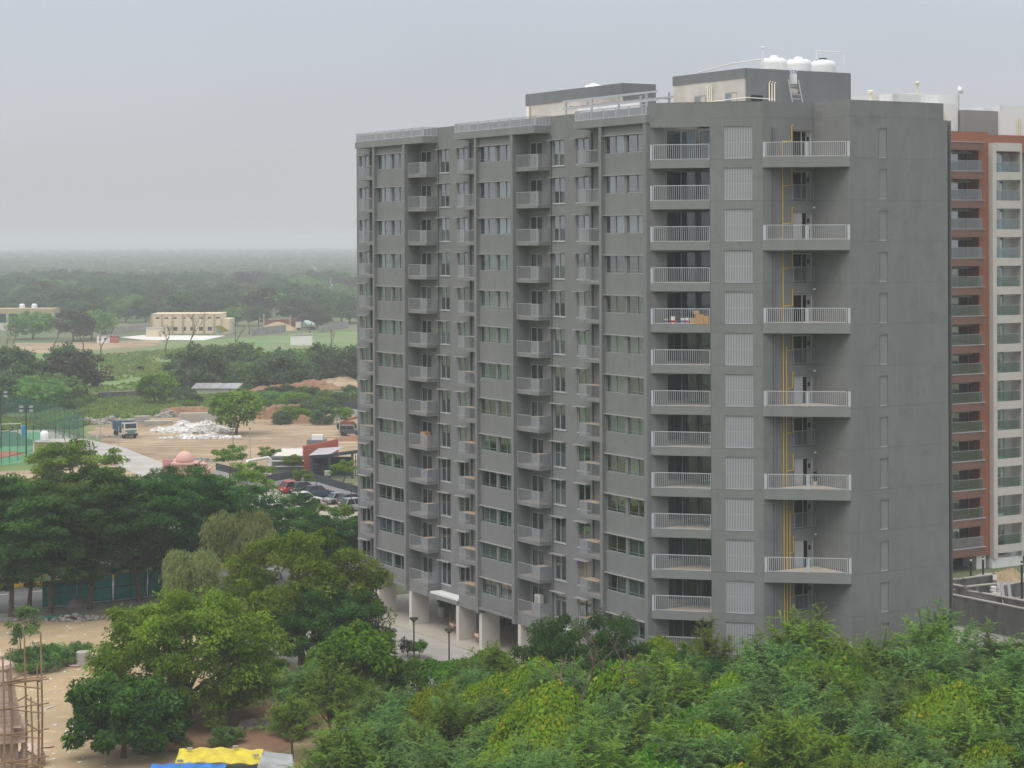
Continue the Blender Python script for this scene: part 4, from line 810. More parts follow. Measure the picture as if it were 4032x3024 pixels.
# ---- mid-distance trees (300-700 m), each its own thing
FT=[]
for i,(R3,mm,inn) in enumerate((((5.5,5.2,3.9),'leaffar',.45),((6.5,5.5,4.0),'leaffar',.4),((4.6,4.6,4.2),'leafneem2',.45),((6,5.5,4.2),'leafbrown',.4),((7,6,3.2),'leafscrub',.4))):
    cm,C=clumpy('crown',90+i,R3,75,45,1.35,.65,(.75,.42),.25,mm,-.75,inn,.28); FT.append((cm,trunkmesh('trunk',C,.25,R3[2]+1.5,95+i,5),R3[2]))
def far(px_,py_,s,k,lab,grp=None,name='tree'):
    p=G(px_,py_); return tree(name,lab,FT[k][0],FT[k][1],p,FT[k][2]*(.92 if grp is None else .72)+(.9 if grp is None else .2),px_*.37,s,grp)
for a in ((265,1530,1.2,0,'dark rounded tree left of the pasture'),(300,1580,1.2,3,'brownish grey tree below the dark rounded one'),(610,1600,.85,2,'lone green tree standing in the weeds behind the truck'),(930,1710,.95,2,'lone green tree beside the white sack heap'),(40,1560,1.3,1,'green tree at the left edge beyond the sports court'),(150,1620,1.0,4,'yellowish tree at the corner of the sports court fence'),(215,1600,.95,4,'pale tree right of the yellowish one'),(120,1590,1.1,0,'dull green tree behind the sports court'),(20,1620,.9,1,'low tree behind the court floodlights')): far(*a)
rg=random.Random(23)
for i in range(16):   # belt of thick bushes right of the pasture
    px_=770+i*44+rg.uniform(-10,10); far(px_,1526+rg.uniform(-18,14)-(px_-770)*.03,rg.uniform(1.05,1.5),rg.choice((0,1,4)),'dense green tree in the belt between pasture and dirt lot','tree belt beyond the dirt lot')
for i in range(64):
    px_=rg.uniform(-60,1450) if i<34 else rg.uniform(930,1430); py_=rg.uniform(1560,1650) if i<34 else rg.uniform(1575,1672)
    if 330<px_<1000 and py_>1630: continue
    far(px_,py_,rg.uniform(.28,.5),rg.choice((0,1,2,4)),'low bush in the weeds between pasture and dirt lot','weed bushes beside the dirt lot','bush')
for a in ((130,1335,1.35,4,'pale feathery tree in front of the colonnaded building'),(290,1345,1.2,3,'grey-brown thin tree left of the red and white hut'),(360,1335,1.4,4,'tall pale green tree right of the colonnaded building'),(420,1240,1.1,1,'green tree left of the long grey wall'),(250,1210,1.2,4,'tree behind the colonnaded building roof'),(520,1215,1.1,0,'green tree behind the long grey wall'),(1250,1290,1.0,0,'green tree beside the cement mixer'),(1225,1296,.9,3,'thin half-bare tree before the cement mixer')): far(*a)
for i,(px_,py_,H_,lab) in enumerate(((30,1463,11,'large bare tree at the left edge of the pasture'),(392,1412,9,'bare leaning tree at the pasture corner by the hut'),(330,1400,8,'bare forked tree behind the hut'),(205,1400,9,'bare tree before the red heap'),(657,1412,8,'bare tree standing in the pasture'),(745,1388,10,'tall bare tree before the cream warehouse'),(980,1318,9,'bare tree right of the cream warehouse'),(925,1382,7,'wide leafless thorn tree beside the pasture'),(1222,1330,8,'bare leaning tree before the mixer truck'),(1305,1370,5,'small bare tree in the green scrub'))):
    e=empty('bare_tree',lab,'tree',(*G(px_,py_),0),i*1.3); put(bare('trunk',110+i,H_*1.35,.3,'bark',5,.6),'trunk',e)
# ---- hazy country beyond: the nearest trees singly, the rest as one far wood
rg=random.Random(31); n=0; Dd=640.
while Dd<1500:
    x0,x1=(-250-HX)/FPX*Dd,(1560-HX)/FPX*Dd; x=x0+rg.uniform(0,12)
    while x<x1:
        px_=HX+x/Dd*FPX; py_=HY+CAMH/Dd*FPX
        clear=(py_>1290 and px_>560) or (1190<py_<1320 and px_>600 and rg.random()<.5) or (py_>1300 and px_<560) or (1150<py_<1190 and px_>560 and rg.random()<.4) or (1230<py_ and px_<240) or (px_<560 and 1270<py_)
        if not clear and n<290:
            k=rg.choice((0,1,1,4,0,3)); s=rg.uniform(.9,1.6)
            tree('far_tree','hazy tree in the country beyond the warehouse',FT[k][0],FT[k][1],(x,Dd+rg.uniform(-12,12)),FT[k][2]*.92+.9,rg.random()*6.28,s,'hazy trees beyond the warehouse'); n+=1
        x+=rg.uniform(6.5,15)
    Dd*=1.042
r=np.random.default_rng(41); cs=[];ds=[];ns=[];Ls=[];tt=[]
Nn=7500; Df=1080*np.exp(r.random(Nn)**.9*1.75); ang=np.concatenate([r.uniform(-.30,.02,Nn*3//4),r.uniform(-2.0,-.3,Nn-Nn*3//4)]); r.shuffle(ang)
for xx,yy,sz in zip(Df*np.tan(np.clip(ang,-1.2,.3)),Df,3.6+3*r.random(Nn)):
    m_=26; d=unit(r,m_); d[:,2]=np.abs(d[:,2])*.9-.15; sc=sz*(1 if yy<2500 else 1.5)
    cs.append(np.array([xx,yy,sz*.6])+d*sc*np.array([1,1,.65])*(.6+.4*r.random(m_))[:,None]); ds.append(unit(r,m_)); ns.append(nrm(d+.5*unit(r,m_))); Ls.append(sc*(.5+.5*r.random(m_))); tt.append(.2+.4*r.random()+.25*r.random(m_))
V,F=leafquads(np.concatenate(cs),np.concatenate(ds),np.concatenate(ns),np.concatenate(Ls),np.concatenate(Ls)*.7)
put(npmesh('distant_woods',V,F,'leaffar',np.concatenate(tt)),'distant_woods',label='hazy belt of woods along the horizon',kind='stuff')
# ---- hedge on the median and grass tufts
hm_,_=clumpy('hedge',120,(1.6,.7,.55),26,80,.35,.8,(.2,.12),.1,'leafdark',-.4,.2,.2)
for i in range(22):
    p=RD(72+i*2.6,200.2); put(hm_,'hedge',None,(*p,.6),ANG,'clipped dark green hedge shrub along the road median','hedge','median hedge shrubs')
r=np.random.default_rng(55); 
def tufts(name,area,n,h,w,m,lab):
    cs=[]
    lo=np.array(area).min(0); hi=np.array(area).max(0); pts=lo+(hi-lo)*r.random((n*3,2))
    A=np.array(area); x,y=pts[:,0],pts[:,1]; ins=np.zeros(len(pts),bool); j=len(A)-1
    for i in range(len(A)):
        c=((A[i,1]>y)!=(A[j,1]>y))&(x<(A[j,0]-A[i,0])*(y-A[i,1])/(A[j,1]-A[i,1]+1e-9)+A[i,0]); ins^=c; j=i
    pts=pts[ins][:n]; k=len(pts); pn=np.sin(pts[:,0]*.13+1.3)*np.cos(pts[:,1]*.07)+.6*np.sin(pts[:,0]*.4)*np.sin(pts[:,1]*.21); pts=pts[pn>-.5]; k=len(pts)
    c=np.stack([pts[:,0],pts[:,1],np.full(k,h*.4)],1); d=np.array([0,0,1.])+r.normal(size=(k,3))*.55; V,F=leafquads(c,d,unit(r,k),h*(.6+.8*r.random(k)),w*(.6+.8*r.random(k)))
    put(npmesh(name,V,F,m,.1+.8*r.random(k)),name,label=lab,kind='stuff')
tufts('pasture_grass',pxpoly([(200,1560),(380,1400),(700,1375),(1000,1350),(1000,1500),(600,1555)]),9000,.7,1.1,'leafgrass','rough grass tufts over the pasture')
tufts('weeds',pxpoly([(-200,1700),(-200,1575),(700,1560),(1420,1540),(1420,1640),(1000,1625),(640,1635),(400,1655),(300,1690)]),26000,1.1,.9,'leafgrass','rough green weeds between pasture and dirt lot')
sheet('earth_clearing',rag(pxpoly([(640,2960),(760,2760),(1000,2700),(1250,2690),(1280,2860),(1100,2960)]),.6,9),.016,'earth')
for i,(px_,py_,s,lab) in enumerate(((640,2960,.9,'low dark bush under the left side of the olive neem'),(900,2930,.6,'low bush behind the tarpaulin shed'),(1130,2900,.7,'low bush at the edge of the bare clearing'),(1180,2760,.9,'dark bush in the shade of the bright neem'),(1020,2740,.8,'dark bush behind the person in the vest'))):
    e=empty('bush',lab,'bush',(*G(px_,py_),0),i,None,s); put(sb,'stem',e); put(bm,'crown',e,(0,0,.8))
# ================================================================ plaza and stilt floor things
MB().quad(*[(*UV(a,b),.016) for a,b in ((-8,-1.15),(31.5,-1.15),(31.5,-16),(-8,-16))]).build('plaza','paver',kind='structure')
MB().box(0,40,-.12,.12,0,.25).xf(Matrix.Translation((*UV(-8,-16.1),0))@Matrix.Rotation(ROTB,4,'Z')).build('plaza_kerb','concrete',kind='structure')
lm=[MB().lathe([(.13,0),(.13,.12),(.06,.16),(.055,4.0),(.05,4.05)],10).mesh('post','black'),MB().lathe([(.1,4.05),(.34,4.28),(.36,4.34),(.34,4.38)],16).mesh('lamp_head','black'),MB().lathe([(.3,4.22),(.28,4.27)],16).mesh('diffuser','lampwhite')]
for px_,py_,lab in ((1491,2383,'leftmost black disc-top lamp post beside the plaza'),(1629.5,2432,'middle black disc-top lamp post on the plaza edge'),(1768,2477,'rightmost black disc-top lamp post on the plaza edge')):
    e=empty('lamp_post',lab,'lamp post',(*G(px_,py_,4.38),0),0,'plaza lamp posts')
    for nm,m_ in zip(('post','lamp_head','diffuser'),lm): put(m_,nm,e)
def swing(u,v,lab):
    e=empty('swing_bench',lab,'swing',(*UV(u,v),0.12),ROTB-.25,'wooden swings under the tower')
    MB().box(-.75,.75,-.32,.3,.5,.58).build('seat','swingwood',e); MB().box(-.65,.65,-.28,.2,.582,.7).build('cushion','cushion',e)
    b=MB()
    for i in range(5): b.box(-.75,.75,.3+i*.012,.34+i*.012,.68+i*.11,.755+i*.11)
    for x in (-.7,0,.7): b.box(x-.03,x+.03,.345,.38,.58,1.2)
    b.build('backrest','swingwood',e)
    for s in (-1,1): MB().box(s*.75-.04,s*.75+.04,-.3,.38,.86,.92).box(s*.75-.03,s*.75+.03,-.3,-.24,.58,.86).build('armrest','swingwood',e)
    for s in (-1,1):
        for y in (-.26,.3): MB().tube([(s*.74,y,.56),(s*.62,0,2.97)],.012,4).build('chain','steel',e)
swing(11.6,1.6,'left wooden swing bench hanging beneath the tower'); swing(16.9,1.0,'right wooden swing bench hanging beside a stilt column')
pm,_=clumpy('foliage',130,(.8,.8,.7),14,80,.35,.9,(.35,.1),.2,'leafdark',-.5,.2,.2); pt_=MB().lathe([(.35,0),(.42,.2),(.48,.9),(.5,.95),(.44,.95)],16).mesh('pot','terracottapot')
for u,v,lab in ((4.9,4.2,'round white planter with a bushy plant behind the first column'),(9.6,3.4,'round white planter with a bushy plant left of the swings'),(21.2,3.2,'planter with a tall plant in the dark stilt hall')):
    e=empty('planter',lab,'planter',(*UV(u,v),.12),0,'planters under the tower'); put(pt_,'pot',e); put(pm,'plant',e,(0,0,1.5))
for i,(u,v,lab) in enumerate(((11,7,'dark table in the stilt hall behind the swings'),(15.5,8,'dark table in the stilt hall behind the third column'),(22.5,6.5,'dark table in the stilt hall near the tower foot'))):
    e=empty('table',lab,'table',(*UV(u,v),.12),ROTB+i); MB().box(-.7,.7,-.4,.4,.7,.75).build('tabletop','swingwood',e)
    for a in (-.6,.6):
        for b in (-.3,.3): MB().box(a-.03,a+.03,b-.03,b+.03,0,.7).build('leg','black',e)
for i,(u,v,lab) in enumerate(((10.2,6.2,'dark chair left of the swing hall table'),(12,6.0,'dark chair behind the left swing'),(14.6,7.2,'dark chair behind the third stilt column'),(16.6,7.4,'dark chair behind the right swing'),(23.4,5.6,'dark chair in the stilt hall near the tower foot'))):
    e=empty('chair',lab,'chair',(*UV(u,v),.12),ROTB+i*1.3); MB().box(-.24,.24,-.24,.24,.42,.48).build('seat','swingwood',e); MB().box(-.24,.24,.2,.25,.5,.95).build('backrest','swingwood',e)
    for a in (-.2,.2):
        for b in (-.2,.2): MB().box(a-.02,a+.02,b-.02,b+.02,0,.42).build('leg','black',e)
# ================================================================ roadside: green net screens, walls
pn=[MB().box(0,3.3,-.02,.02,.15,2.5).mesh('net','netgreen'),MB().box(0,3.3,-.04,-.021,.12,.18).box(0,3.3,-.04,-.021,1.3,1.36).box(0,3.3,-.04,-.021,2.46,2.52).box(-.03,.03,-.05,.05,0,2.55).box(3.27,3.33,-.05,.05,0,2.55).box(1.62,1.68,-.04,-.021,.15,2.5).mesh('frame','fencedark')]
for i,(x,y,rz,lab) in enumerate(((60.8,185.4,.05,'leftmost dark green net screen by the road'),(64.3,185.8,-.06,'pale sagging green net screen beside the forked tree'),(67.9,185.6,.08,'third green net screen behind the roadside trees'),(71.5,186.1,.02,'fourth green net screen behind the roadside trees'),(75.1,186.3,-.03,'rightmost green net screen half hidden by leaves'))):
    e=empty('net_screen',lab,'screen',(*RD(x,y),0),ANG+rz,'green net screens by the road'); put(pn[0],'net',e); put(pn[1],'frame',e)
e=empty('net_screen','fallen green net panel lying at the pavement edge','screen',(*RD(58.5,180.0),.16),ANG); MB().box(0,4.2,-.6,.5,0,.05).build('net','netgreen',e); MB().box(1.2,4.4,-.9,-.62,-.02,.05).build('board','footway',e)
e=empty('boundary_wall','dark grey boundary wall behind the bright neem tree','wall',(*RD(91,181.5),0),ANG); MB().box(0,14,-.1,.1,0,2.4).build('panel','fencedark',e); MB().box(-.02,14.02,-.16,.16,2.4,2.5).build('coping','concrete',e)
e=empty('site_wall','pale plaster wall end beside the net screens','wall',(*RD(86.5,179.5),0),ANG+.2); MB().box(0,4.5,-.12,.12,0,2.1).build('panel','column',e); MB().box(-.02,4.5,-.16,.16,2.1,2.2).build('coping','concrete',e)
e=empty('canopy','flat white canopy at the left end of the tower','canopy',(*UV(-7.2,3),0),ROTB); MB().box(-1.2,1.2,-1,3,3.1,3.3).build('roof','white',e)
for a in (-1,1): MB().box(a-.1,a+.1,1,1.2,0,3.1).build('post','column',e)
def rubble(name,label,px_,py_,rx,ry,h,m,n,sz,seed,cat='rubble heap'):
    r=np.random.default_rng(seed); a=r.random(n)*6.283; q=np.sqrt(r.random(n)); x=rx*q*np.cos(a)*(1+.2*np.sin(3*a+seed)); y=ry*q*np.sin(a); z=h*(1-q**1.6)*(.7+.3*np.sin(x*1.3+seed)*np.cos(y))*r.random(n)**.35
    b=MB()
    for i in range(n):
        s=sz*(.5+r.random(3)); n0=len(b.v); b.box(-s[0],s[0],-s[1],s[1],-s[2]*.6,s[2]*.6); b.xf(Matrix.Translation((x[i],y[i],max(.02,z[i])))@Matrix.Rotation(r.random()*6.28,4,'Z')@Matrix.Rotation(r.normal()*.7,4,'X'),n0)
    p=G(px_,py_); return b.build(name,m,None,(*p,0),0,label=label,cat=cat)
def mound(name,label,px_,py_,rx,ry,h,m,seed,cat='earth mound',rz=0.):
    r=np.random.default_rng(seed); nx,ny=26,14; V=[];F=[]
    for j in range(ny):
        for i in range(nx):
            a,b=i/(nx-1)*2-1,j/(ny-1)*2-1; q=math.hypot(a,b); e=max(0,1-q**1.7)
            V.append((a*rx,b*ry,h*e*(.75+.25*math.sin(a*5+seed)*math.cos(b*4+seed))+ (r.random()*.22*h*min(1,e*3))-.02))
    for j in range(ny-1):
        for i in range(nx-1): F.append((j*nx+i,j*nx+i+1,(j+1)*nx+i+1,(j+1)*nx+i))
    b=MB(); b.v=V; b.f=F; return b.build(name,m,None,(*G(px_,py_),0),rz,label=label,cat=cat)
rubble('rubble_heap','low broken-stone rubble along the pavement edge',330,2440,8,1.2,.5,'rubble',160,.16,3)
rubble('rubble_heap','boulders between the roadside trees',325,2392,.9,.6,.8,'rubble',60,.36,4)
# ================================================================ sand lot things
def ring(px_,py_,n,lab,r=.6,h=.38):
    e=empty('concrete_ring',lab,'well ring',(*G(px_,py_),0),0,'concrete well rings')
    for i in range(n): MB().lathe([(r-.08,0),(r-.02,.0),(r+.0,.05),(r,h-.05),(r-.02,h-.01),(r-.08,h-.01)],22,(0,0,i*h)).build('ring','concrete',e)
    MB().lathe([(r-.085,h*n-.02),(r-.085,.05)],22).build('hollow','soil',e)
ring(198,2640,2,'left stacked concrete well rings on the sand lot'); ring(330,2620,3,'right stacked concrete well rings by the neem tree')
e=empty('manhole_cover','round concrete cover ringed with rust between the well rings','cover',(*G(296,2622),0)); MB().lathe([(.62,0),(.6,.12),(.55,.16)],20).build('slab','concrete',e); MB().lathe([(.66,.0),(.66,.08)],20).build('rim','rust',e)
mound('sand_heap','small raked heap of sand right of the well rings',270,2690,1.8,1.2,.5,'sand',5,'sand heap')
e=empty('plastic_pipe','white plastic pipe lying on the sand','pipe',(*G(193,2790),0),1.2); MB().tube([(-.6,0,.06),(.6,0,.06)],.05,6).build('tube','white',e)
e=empty('cardboard_sheet','tan cardboard sheet lying on the sand beside the stone dome','cardboard',(*G(170,2942),0),.3); MB().quad((-.7,-.35,.03),(.6,-.4,.1),(.75,.3,.04),(-.5,.38,.14)).quad((-.5,.38,.135),(.75,.3,.035),(.6,-.4,.095),(-.7,-.35,.025)).build('sheet','tarpyellow' if 0 else 'wood',e)
r=np.random.default_rng(66); lt=MB()
for i in range(170):
    p=G(r.uniform(-50,520),r.uniform(2460,3020)); s=.04+.12*r.random()**2; n0=len(lt.v); lt.box(-s,s,-s*.7,s*.7,0,s*.4); lt.xf(Matrix.Translation((*p,.01))@Matrix.Rotation(r.random()*6,4,'Z'),n0)
lt.build('litter','sack',None,label='scraps of white litter on the sand lot',kind='stuff')
rubble('rubble_heap','stones and planks in the clearing under the neem tree',1010,2860,1.4,.8,.4,'rubble',90,.18,8)
mound('earth_mound','bare reddish earth bank under the neem tree',1080,2800,5,3.2,.7,'earth',9)
# tarpaulin shed
TP=G(860,2990,2.5); e=empty('tarpaulin_shed','tin shed roofed with a yellow and a blue tarpaulin at the bottom edge','shed',(*TP,0),0)
MB().box(-2.6,3.4,-4.5,1.2,0,2.0).build('wall','tin',e)
def cloth(name,x0,x1,y0,y1,zf,m,seed,nx=24,ny=12,th=.02):
    r_=np.random.default_rng(seed); b=MB()
    V=[[(x0+(x1-x0)*i/nx,y0+(y1-y0)*j/ny,zf(i/nx,j/ny)+.05*math.sin(i*1.1+j*.6)+.03*r_.random()) for i in range(nx+1)] for j in range(ny+1)]
    for j in range(ny):
        for i in range(nx): b.quad(V[j][i],V[j][i+1],V[j+1][i+1],V[j+1][i])
    return b.build(name,m,e)
cloth('yellow_tarpaulin',-2.6,2.6,-.5,1.3,lambda a,b:2.45+.45*b-.25*abs(a-.4),'tarpyellow',1)
cloth('blue_tarpaulin',-4.0,.6,-4.6,-.52,lambda a,b:2.0+.4*b-.15*abs(a-.5),'tarpblue',2)
MB().quad((2.62,-3,2.35),(4.9,-2.4,2.3),(4.4,1.3,2.45),(2.5,1.5,2.6)).build('tin_roof','tin',e)
for i,(x,y,z) in enumerate(((-1.9,.9,2.92),(.9,1.1,2.98),(2.3,.1,2.7),(-2.3,-.3,2.5))): MB().box(x-.17,x+.17,y-.09,y+.09,z-.04,z+.08).build('brick','rubble',e)
# stone temple tower and bamboo scaffold
tp=((-12-HX)/FPX*127,127.); e=empty('stone_temple','pink carved stone temple spire under construction at the lower left edge','temple',(*tp,0),.25)
def tier(b,s0,s1,z0,z1,n=4):
    b.prism([(-s0,-s0),(s0,-s0),(s0,s0),(-s0,s0)],z0,z0+.001)
    for i in range(n):
        f=i/n; s=s0+(s1-s0)*f; h=(z1-z0)/n
        b.prism([(-s,-s*.55),(-s*.55,-s*.55),(-s*.55,-s),(s*.55,-s),(s*.55,-s*.55),(s,-s*.55),(s,s*.55),(s*.55,s*.55),(s*.55,s),(-s*.55,s),(-s*.55,s*.55),(-s,s*.55)],z0+i*h,z0+i*h+h*.72)
        s*=.93; b.prism([(-s,-s*.55),(-s*.55,-s*.55),(-s*.55,-s),(s*.55,-s),(s*.55,-s*.55),(s,-s*.55),(s,s*.55),(s*.55,s*.55),(s*.55,s),(-s*.55,s),(-s*.55,s*.55),(-s,s*.55)],z0+i*h+h*.72,z0+(i+1)*h)
b=MB(); tier(b,1.9,1.75,0,2.2,5); b.build('plinth','pinkstone',e)
for a in range(4):
    for k in (-1,0,1):
        m_=MB().lathe([(.16,2.2),(.17,2.3),(.11,2.4),(.1,3.1),(.16,3.2),(.17,3.35)],10); m_.xf(Matrix.Rotation(a*math.pi/2,4,'Z')@Matrix.Translation((k*.75,-1.45,0))); m_.build('pillar','pinkstone',e)
MB().box(-1.15,1.15,-1.15,1.15,2.2,3.35).build('shrine_wall','pinkstone',e)
b=MB(); tier(b,1.75,1.5,3.35,4.2,3); b.build('cornice','pinkstone',e); b=MB(); tier(b,1.35,.75,4.2,7.6,9); b.build('spire','pinkstone',e); MB().lathe([(.75,7.6),(.9,7.75),(.85,8.0),(.5,8.15),(.3,8.3),(.35,8.5),(.1,8.8)],18,rib=.03).build('finial','pinkstone',e)
e=empty('stone_dome','small ribbed pink stone dome resting on the ground by the temple','dome',(*G(118,3012),0)); MB().lathe([(.85,0),(.95,.15),(.98,.5),(.9,.85),(.7,1.15),(.4,1.35),(.1,1.42)],24,rib=.03).build('dome','pinkstone',e); b=MB()
for i in range(5): b.box(-.35,.5,-1.02+i*.03,-.8,.15+i*.2,.28+i*.2)
b.build('steps','pinkstone',e)
e=empty('bamboo_scaffold','bamboo pole scaffolding lashed around the stone temple','scaffold',(tp[0],127,0),.2)
poles=[(1.3,-2.4,9.3),(2.7,-2.2,9.2),(3.9,-2.0,8.2),(.6,-2.6,8.8),(2.5,1.5,9.5),(4.2,-.6,9.9),(-.3,-2.5,7.5),(3.3,-2.4,6.2)]
poles=[(x*.62,y*.8,h) for x,y,h in poles]
for i,(x,y,h) in enumerate(poles): MB().tube([(x,y,-.1),(x+.05,y,h*.5),(x-.04,y+.1,h)],[.075,.065,.05],6).build('pole','bamboo',e)
for i,z in enumerate((2.2,3.9,5.5,7.0)):
    for p,q in (((-.6,-2.1,z),(3.1,-1.7,z+.25)),((.2,-1.9,z+.1),(2.7,-1.9,z-.3)),((1.5,1.4,z),(2.7,-2.1,z+.1)),((-.3,-2.2,z-.2),(1.7,1.4,z+.1))): MB().tube([p,q],.05,6).build('ledger','bamboo',e)
for i in range(6): MB().tube([(.2+i*.2,-2.0,7.2+i*.03),(2.4+i*.1,-1.8+i*.15,7.25)],.05,6).build('deck_pole','bamboo',e)
# ================================================================ skin-modifier bodies
def skin(name,pts,edges,rad,m,parent,sub=2):
    me=bpy.data.meshes.new(name); me.from_pydata(pts,edges,[]); me.materials.append(MATS[m]); o=put(me,name,parent)
    o.modifiers.new('skin','SKIN'); me.skin_vertices.new() if not me.skin_vertices else 0
    for i,r_ in enumerate(rad): me.skin_vertices[0].data[i].radius=(r_,r_) if not isinstance(r_,tuple) else r_
    me.skin_vertices[0].data[0].use_root=True
    s=o.modifiers.new('sub','SUBSURF'); s.levels=s.render_levels=sub; return o
P_=G(1090,2725); e=empty('person','person in a yellow-green safety vest and dark trousers under the tree','person',(*P_,0),.3)
skin('body',[(0,0,.95),(0,0,1.2),(0,0,1.42),(0,0,1.52),(0,-.02,1.66),(.1,0,.9),(.11,.02,.5),(.11,.06,.07),(.12,-.1,.04),(-.1,0,.9),(-.11,-.02,.5),(-.12,.02,.07),(-.13,-.13,.04),(.2,0,1.4),(.27,.02,1.12),(.24,-.12,.9),(-.2,0,1.4),(-.27,.02,1.12),(-.25,-.1,.88)],[(0,1),(1,2),(2,3),(3,4),(0,5),(5,6),(6,7),(7,8),(0,9),(9,10),(10,11),(11,12),(2,13),(13,14),(14,15),(2,16),(16,17),(17,18)],[.14,.14,.13,.055,.1,.09,.065,.045,.04,.09,.065,.045,.04,.06,.045,.04,.06,.045,.04],'skin',e)
MB().lathe([(.2,.95),(.19,1.1),(.22,1.35),(.17,1.46),(.08,1.5)],14).build('vest','hivis',e,smooth=True)
for s in (-1,1): MB().tube([(s*.1,0,1.0),(s*.115,.01,.5),(s*.115,.03,.1)],[.125,.095,.08],8).build('trouser_leg','navy',e)
MB().lathe([(.11,1.66),(.115,1.72),(.09,1.79),(.02,1.81)],12).build('hair','hair',e,smooth=True)
for i,(px_,py_,rz,lab) in enumerate(((555,1462,2.9,'grazing black buffalo in the middle of the pasture'),(649,1468,1.4,'black buffalo standing end-on in the pasture'),(715,1467,.2,'black buffalo half hidden by the bushes at the right of the pasture'))):
    e=empty('buffalo',lab,'buffalo',(*G(px_,py_),0),rz,'black buffaloes in the pasture')
    skin('body',[(0,0,1.05),(.55,0,1.1),(.95,0,1.02),(1.3,0,.75),(1.55,0,.38),(-.55,0,1.12),(-.8,0,1.0),(-.9,0,.5),(.5,.22,.75),(.5,.22,.35),(.52,.22,.04),(.5,-.22,.75),(.5,-.22,.35),(.55,-.22,.04),(-.6,.22,.75),(-.66,.22,.36),(-.6,.22,.04),(-.6,-.22,.75),(-.66,-.22,.36),(-.6,-.22,.04)],[(0,1),(1,2),(2,3),(3,4),(0,5),(5,6),(6,7),(1,8),(8,9),(9,10),(1,11),(11,12),(12,13),(5,14),(14,15),(15,16),(5,17),(17,18),(18,19)],[.42,.38,.24,.17,.11,.36,.16,.03,.13,.08,.07,.13,.08,.07,.16,.09,.07,.16,.09,.07],'hide',e,1)
    for s in (-1,1): MB().tube([(1.3,s*.12,.82),(1.2,s*.4,.95),(1.05,s*.45,1.05)],[.05,.04,.015],5).build('horn','barkgrey',e)
# ================================================================ vehicles
def wheelset(e,xs,w,r,tw=.22):
    for x in xs:
        for s in (-1,1):
            o=MB().lathe([(r*.62,-tw/2),(r,-tw/2),(r,tw/2),(r*.62,tw/2)],16).xf(Matrix.Translation((x,s*w,r))@Matrix.Rotation(R(90),4,'X')).build('wheel','tyre',e)
            MB().lathe([(r*.6,-tw*.4),(r*.6,tw*.4)],12).xf(Matrix.Translation((x,s*w,r))@Matrix.Rotation(R(90),4,'X')).build('rim','rim',o)
def loft(b,secs):
    k=len(secs[0]); n0=len(b.v)
    for s in secs: b.v+=s
    for i in range(len(secs)-1):
        for j in range(k): b.f.append((n0+i*k+j,n0+i*k+(j+1)%k,n0+(i+1)*k+(j+1)%k,n0+(i+1)*k+j))
    b.f.append(tuple(n0+j for j in reversed(range(k)))); b.f.append(tuple(n0+(len(secs)-1)*k+j for j in range(k))); return b
def car(px_,py_,rz,m,lab,suv=True,grp='cars in the car park'):
    e=empty('parked_car',lab,'car',(*G(px_,py_),0),rz,grp); Ls,Hs,Ws=(4.3,1.65,.9) if suv else (4.4,1.46,.86); hb=Hs*.56
    def sec(x,z0,z1,w,t=.1): return [(x,-w+.06,z0),(x,w-.06,z0),(x,w,z0+.15),(x,w,z1-t),(x,w-.1,z1),(x,-w+.1,z1),(x,-w,z1-t),(x,-w,z0+.15)]
    X=Ls/2; b=loft(MB(),[sec(-X,.38,hb*.95,Ws*.86),sec(-X+.12,.25,hb,Ws*.95),sec(-X+.8,.22,hb+.02,Ws),sec(X-1.3,.22,hb,Ws),sec(X-.3,.24,hb*.86,Ws*.95),sec(X,.36,hb*.7,Ws*.82)]); b.build('body',m,e)
    xr0,xr1=(-X+.12,X-1.35) if suv else (-X+.75,X-1.35); rt=(xr0+.4,xr1-.75)
    def cs(x,z,w): return [(x,-w,z),(x,w,z)]
    w0,w1=Ws-.08,Ws-.22; g=MB(); A=[(xr0,-w0,hb),(xr1,-w0,hb),(xr1,w0,hb),(xr0,w0,hb)]; T_=[(rt[0],-w1,Hs-.06),(rt[1],-w1,Hs-.06),(rt[1],w1,Hs-.06),(rt[0],w1,Hs-.06)]
    n0=len(g.v); g.v+=A+T_; g.f+=[(0,1,5,4),(1,2,6,5),(2,3,7,6),(3,0,4,7)]; g.build('window_glass','glassdark',e)
    p=MB().box(rt[0]-.05,rt[1]+.05,-w1-.02,w1+.02,Hs-.06,Hs)
    for a,t_ in zip(A,T_): p.bar((a[0],a[1]*1.005,a[2]),(t_[0],t_[1]*1.01,t_[2]),.09)
    for s in (-1,1): p.bar(((xr0+xr1)/2-.05,s*w0*1.005,hb),((rt[0]+rt[1])/2-.05,s*w1*1.01,Hs-.06),.08)
    p.build('roof',m,e)
    for s in (-1,1):
        MB().box(-X-.02,-X+.12,s*Ws*.62-.14,s*Ws*.62+.14,hb*.72,hb*.92).build('tail_lamp','lampred',e); MB().box(X-.12,X+.02,s*Ws*.58-.14,s*Ws*.58+.14,hb*.5,hb*.64).build('headlight','lampwhite',e); MB().box(X-1.3,X-1.15,s*(Ws+.02)-.08,s*(Ws+.02)+.08,hb,hb+.14).build('mirror',m,e)
    MB().box(-X-.03,-X+.05,-Ws*.8,Ws*.8,.28,.45).build('bumper','black',e); MB().box(-X-.035,-X-.02,-.25,.25,.55,.66).build('number_plate','lampwhite',e); wheelset(e,(-X+.85,X-.85),Ws-.1,.34)
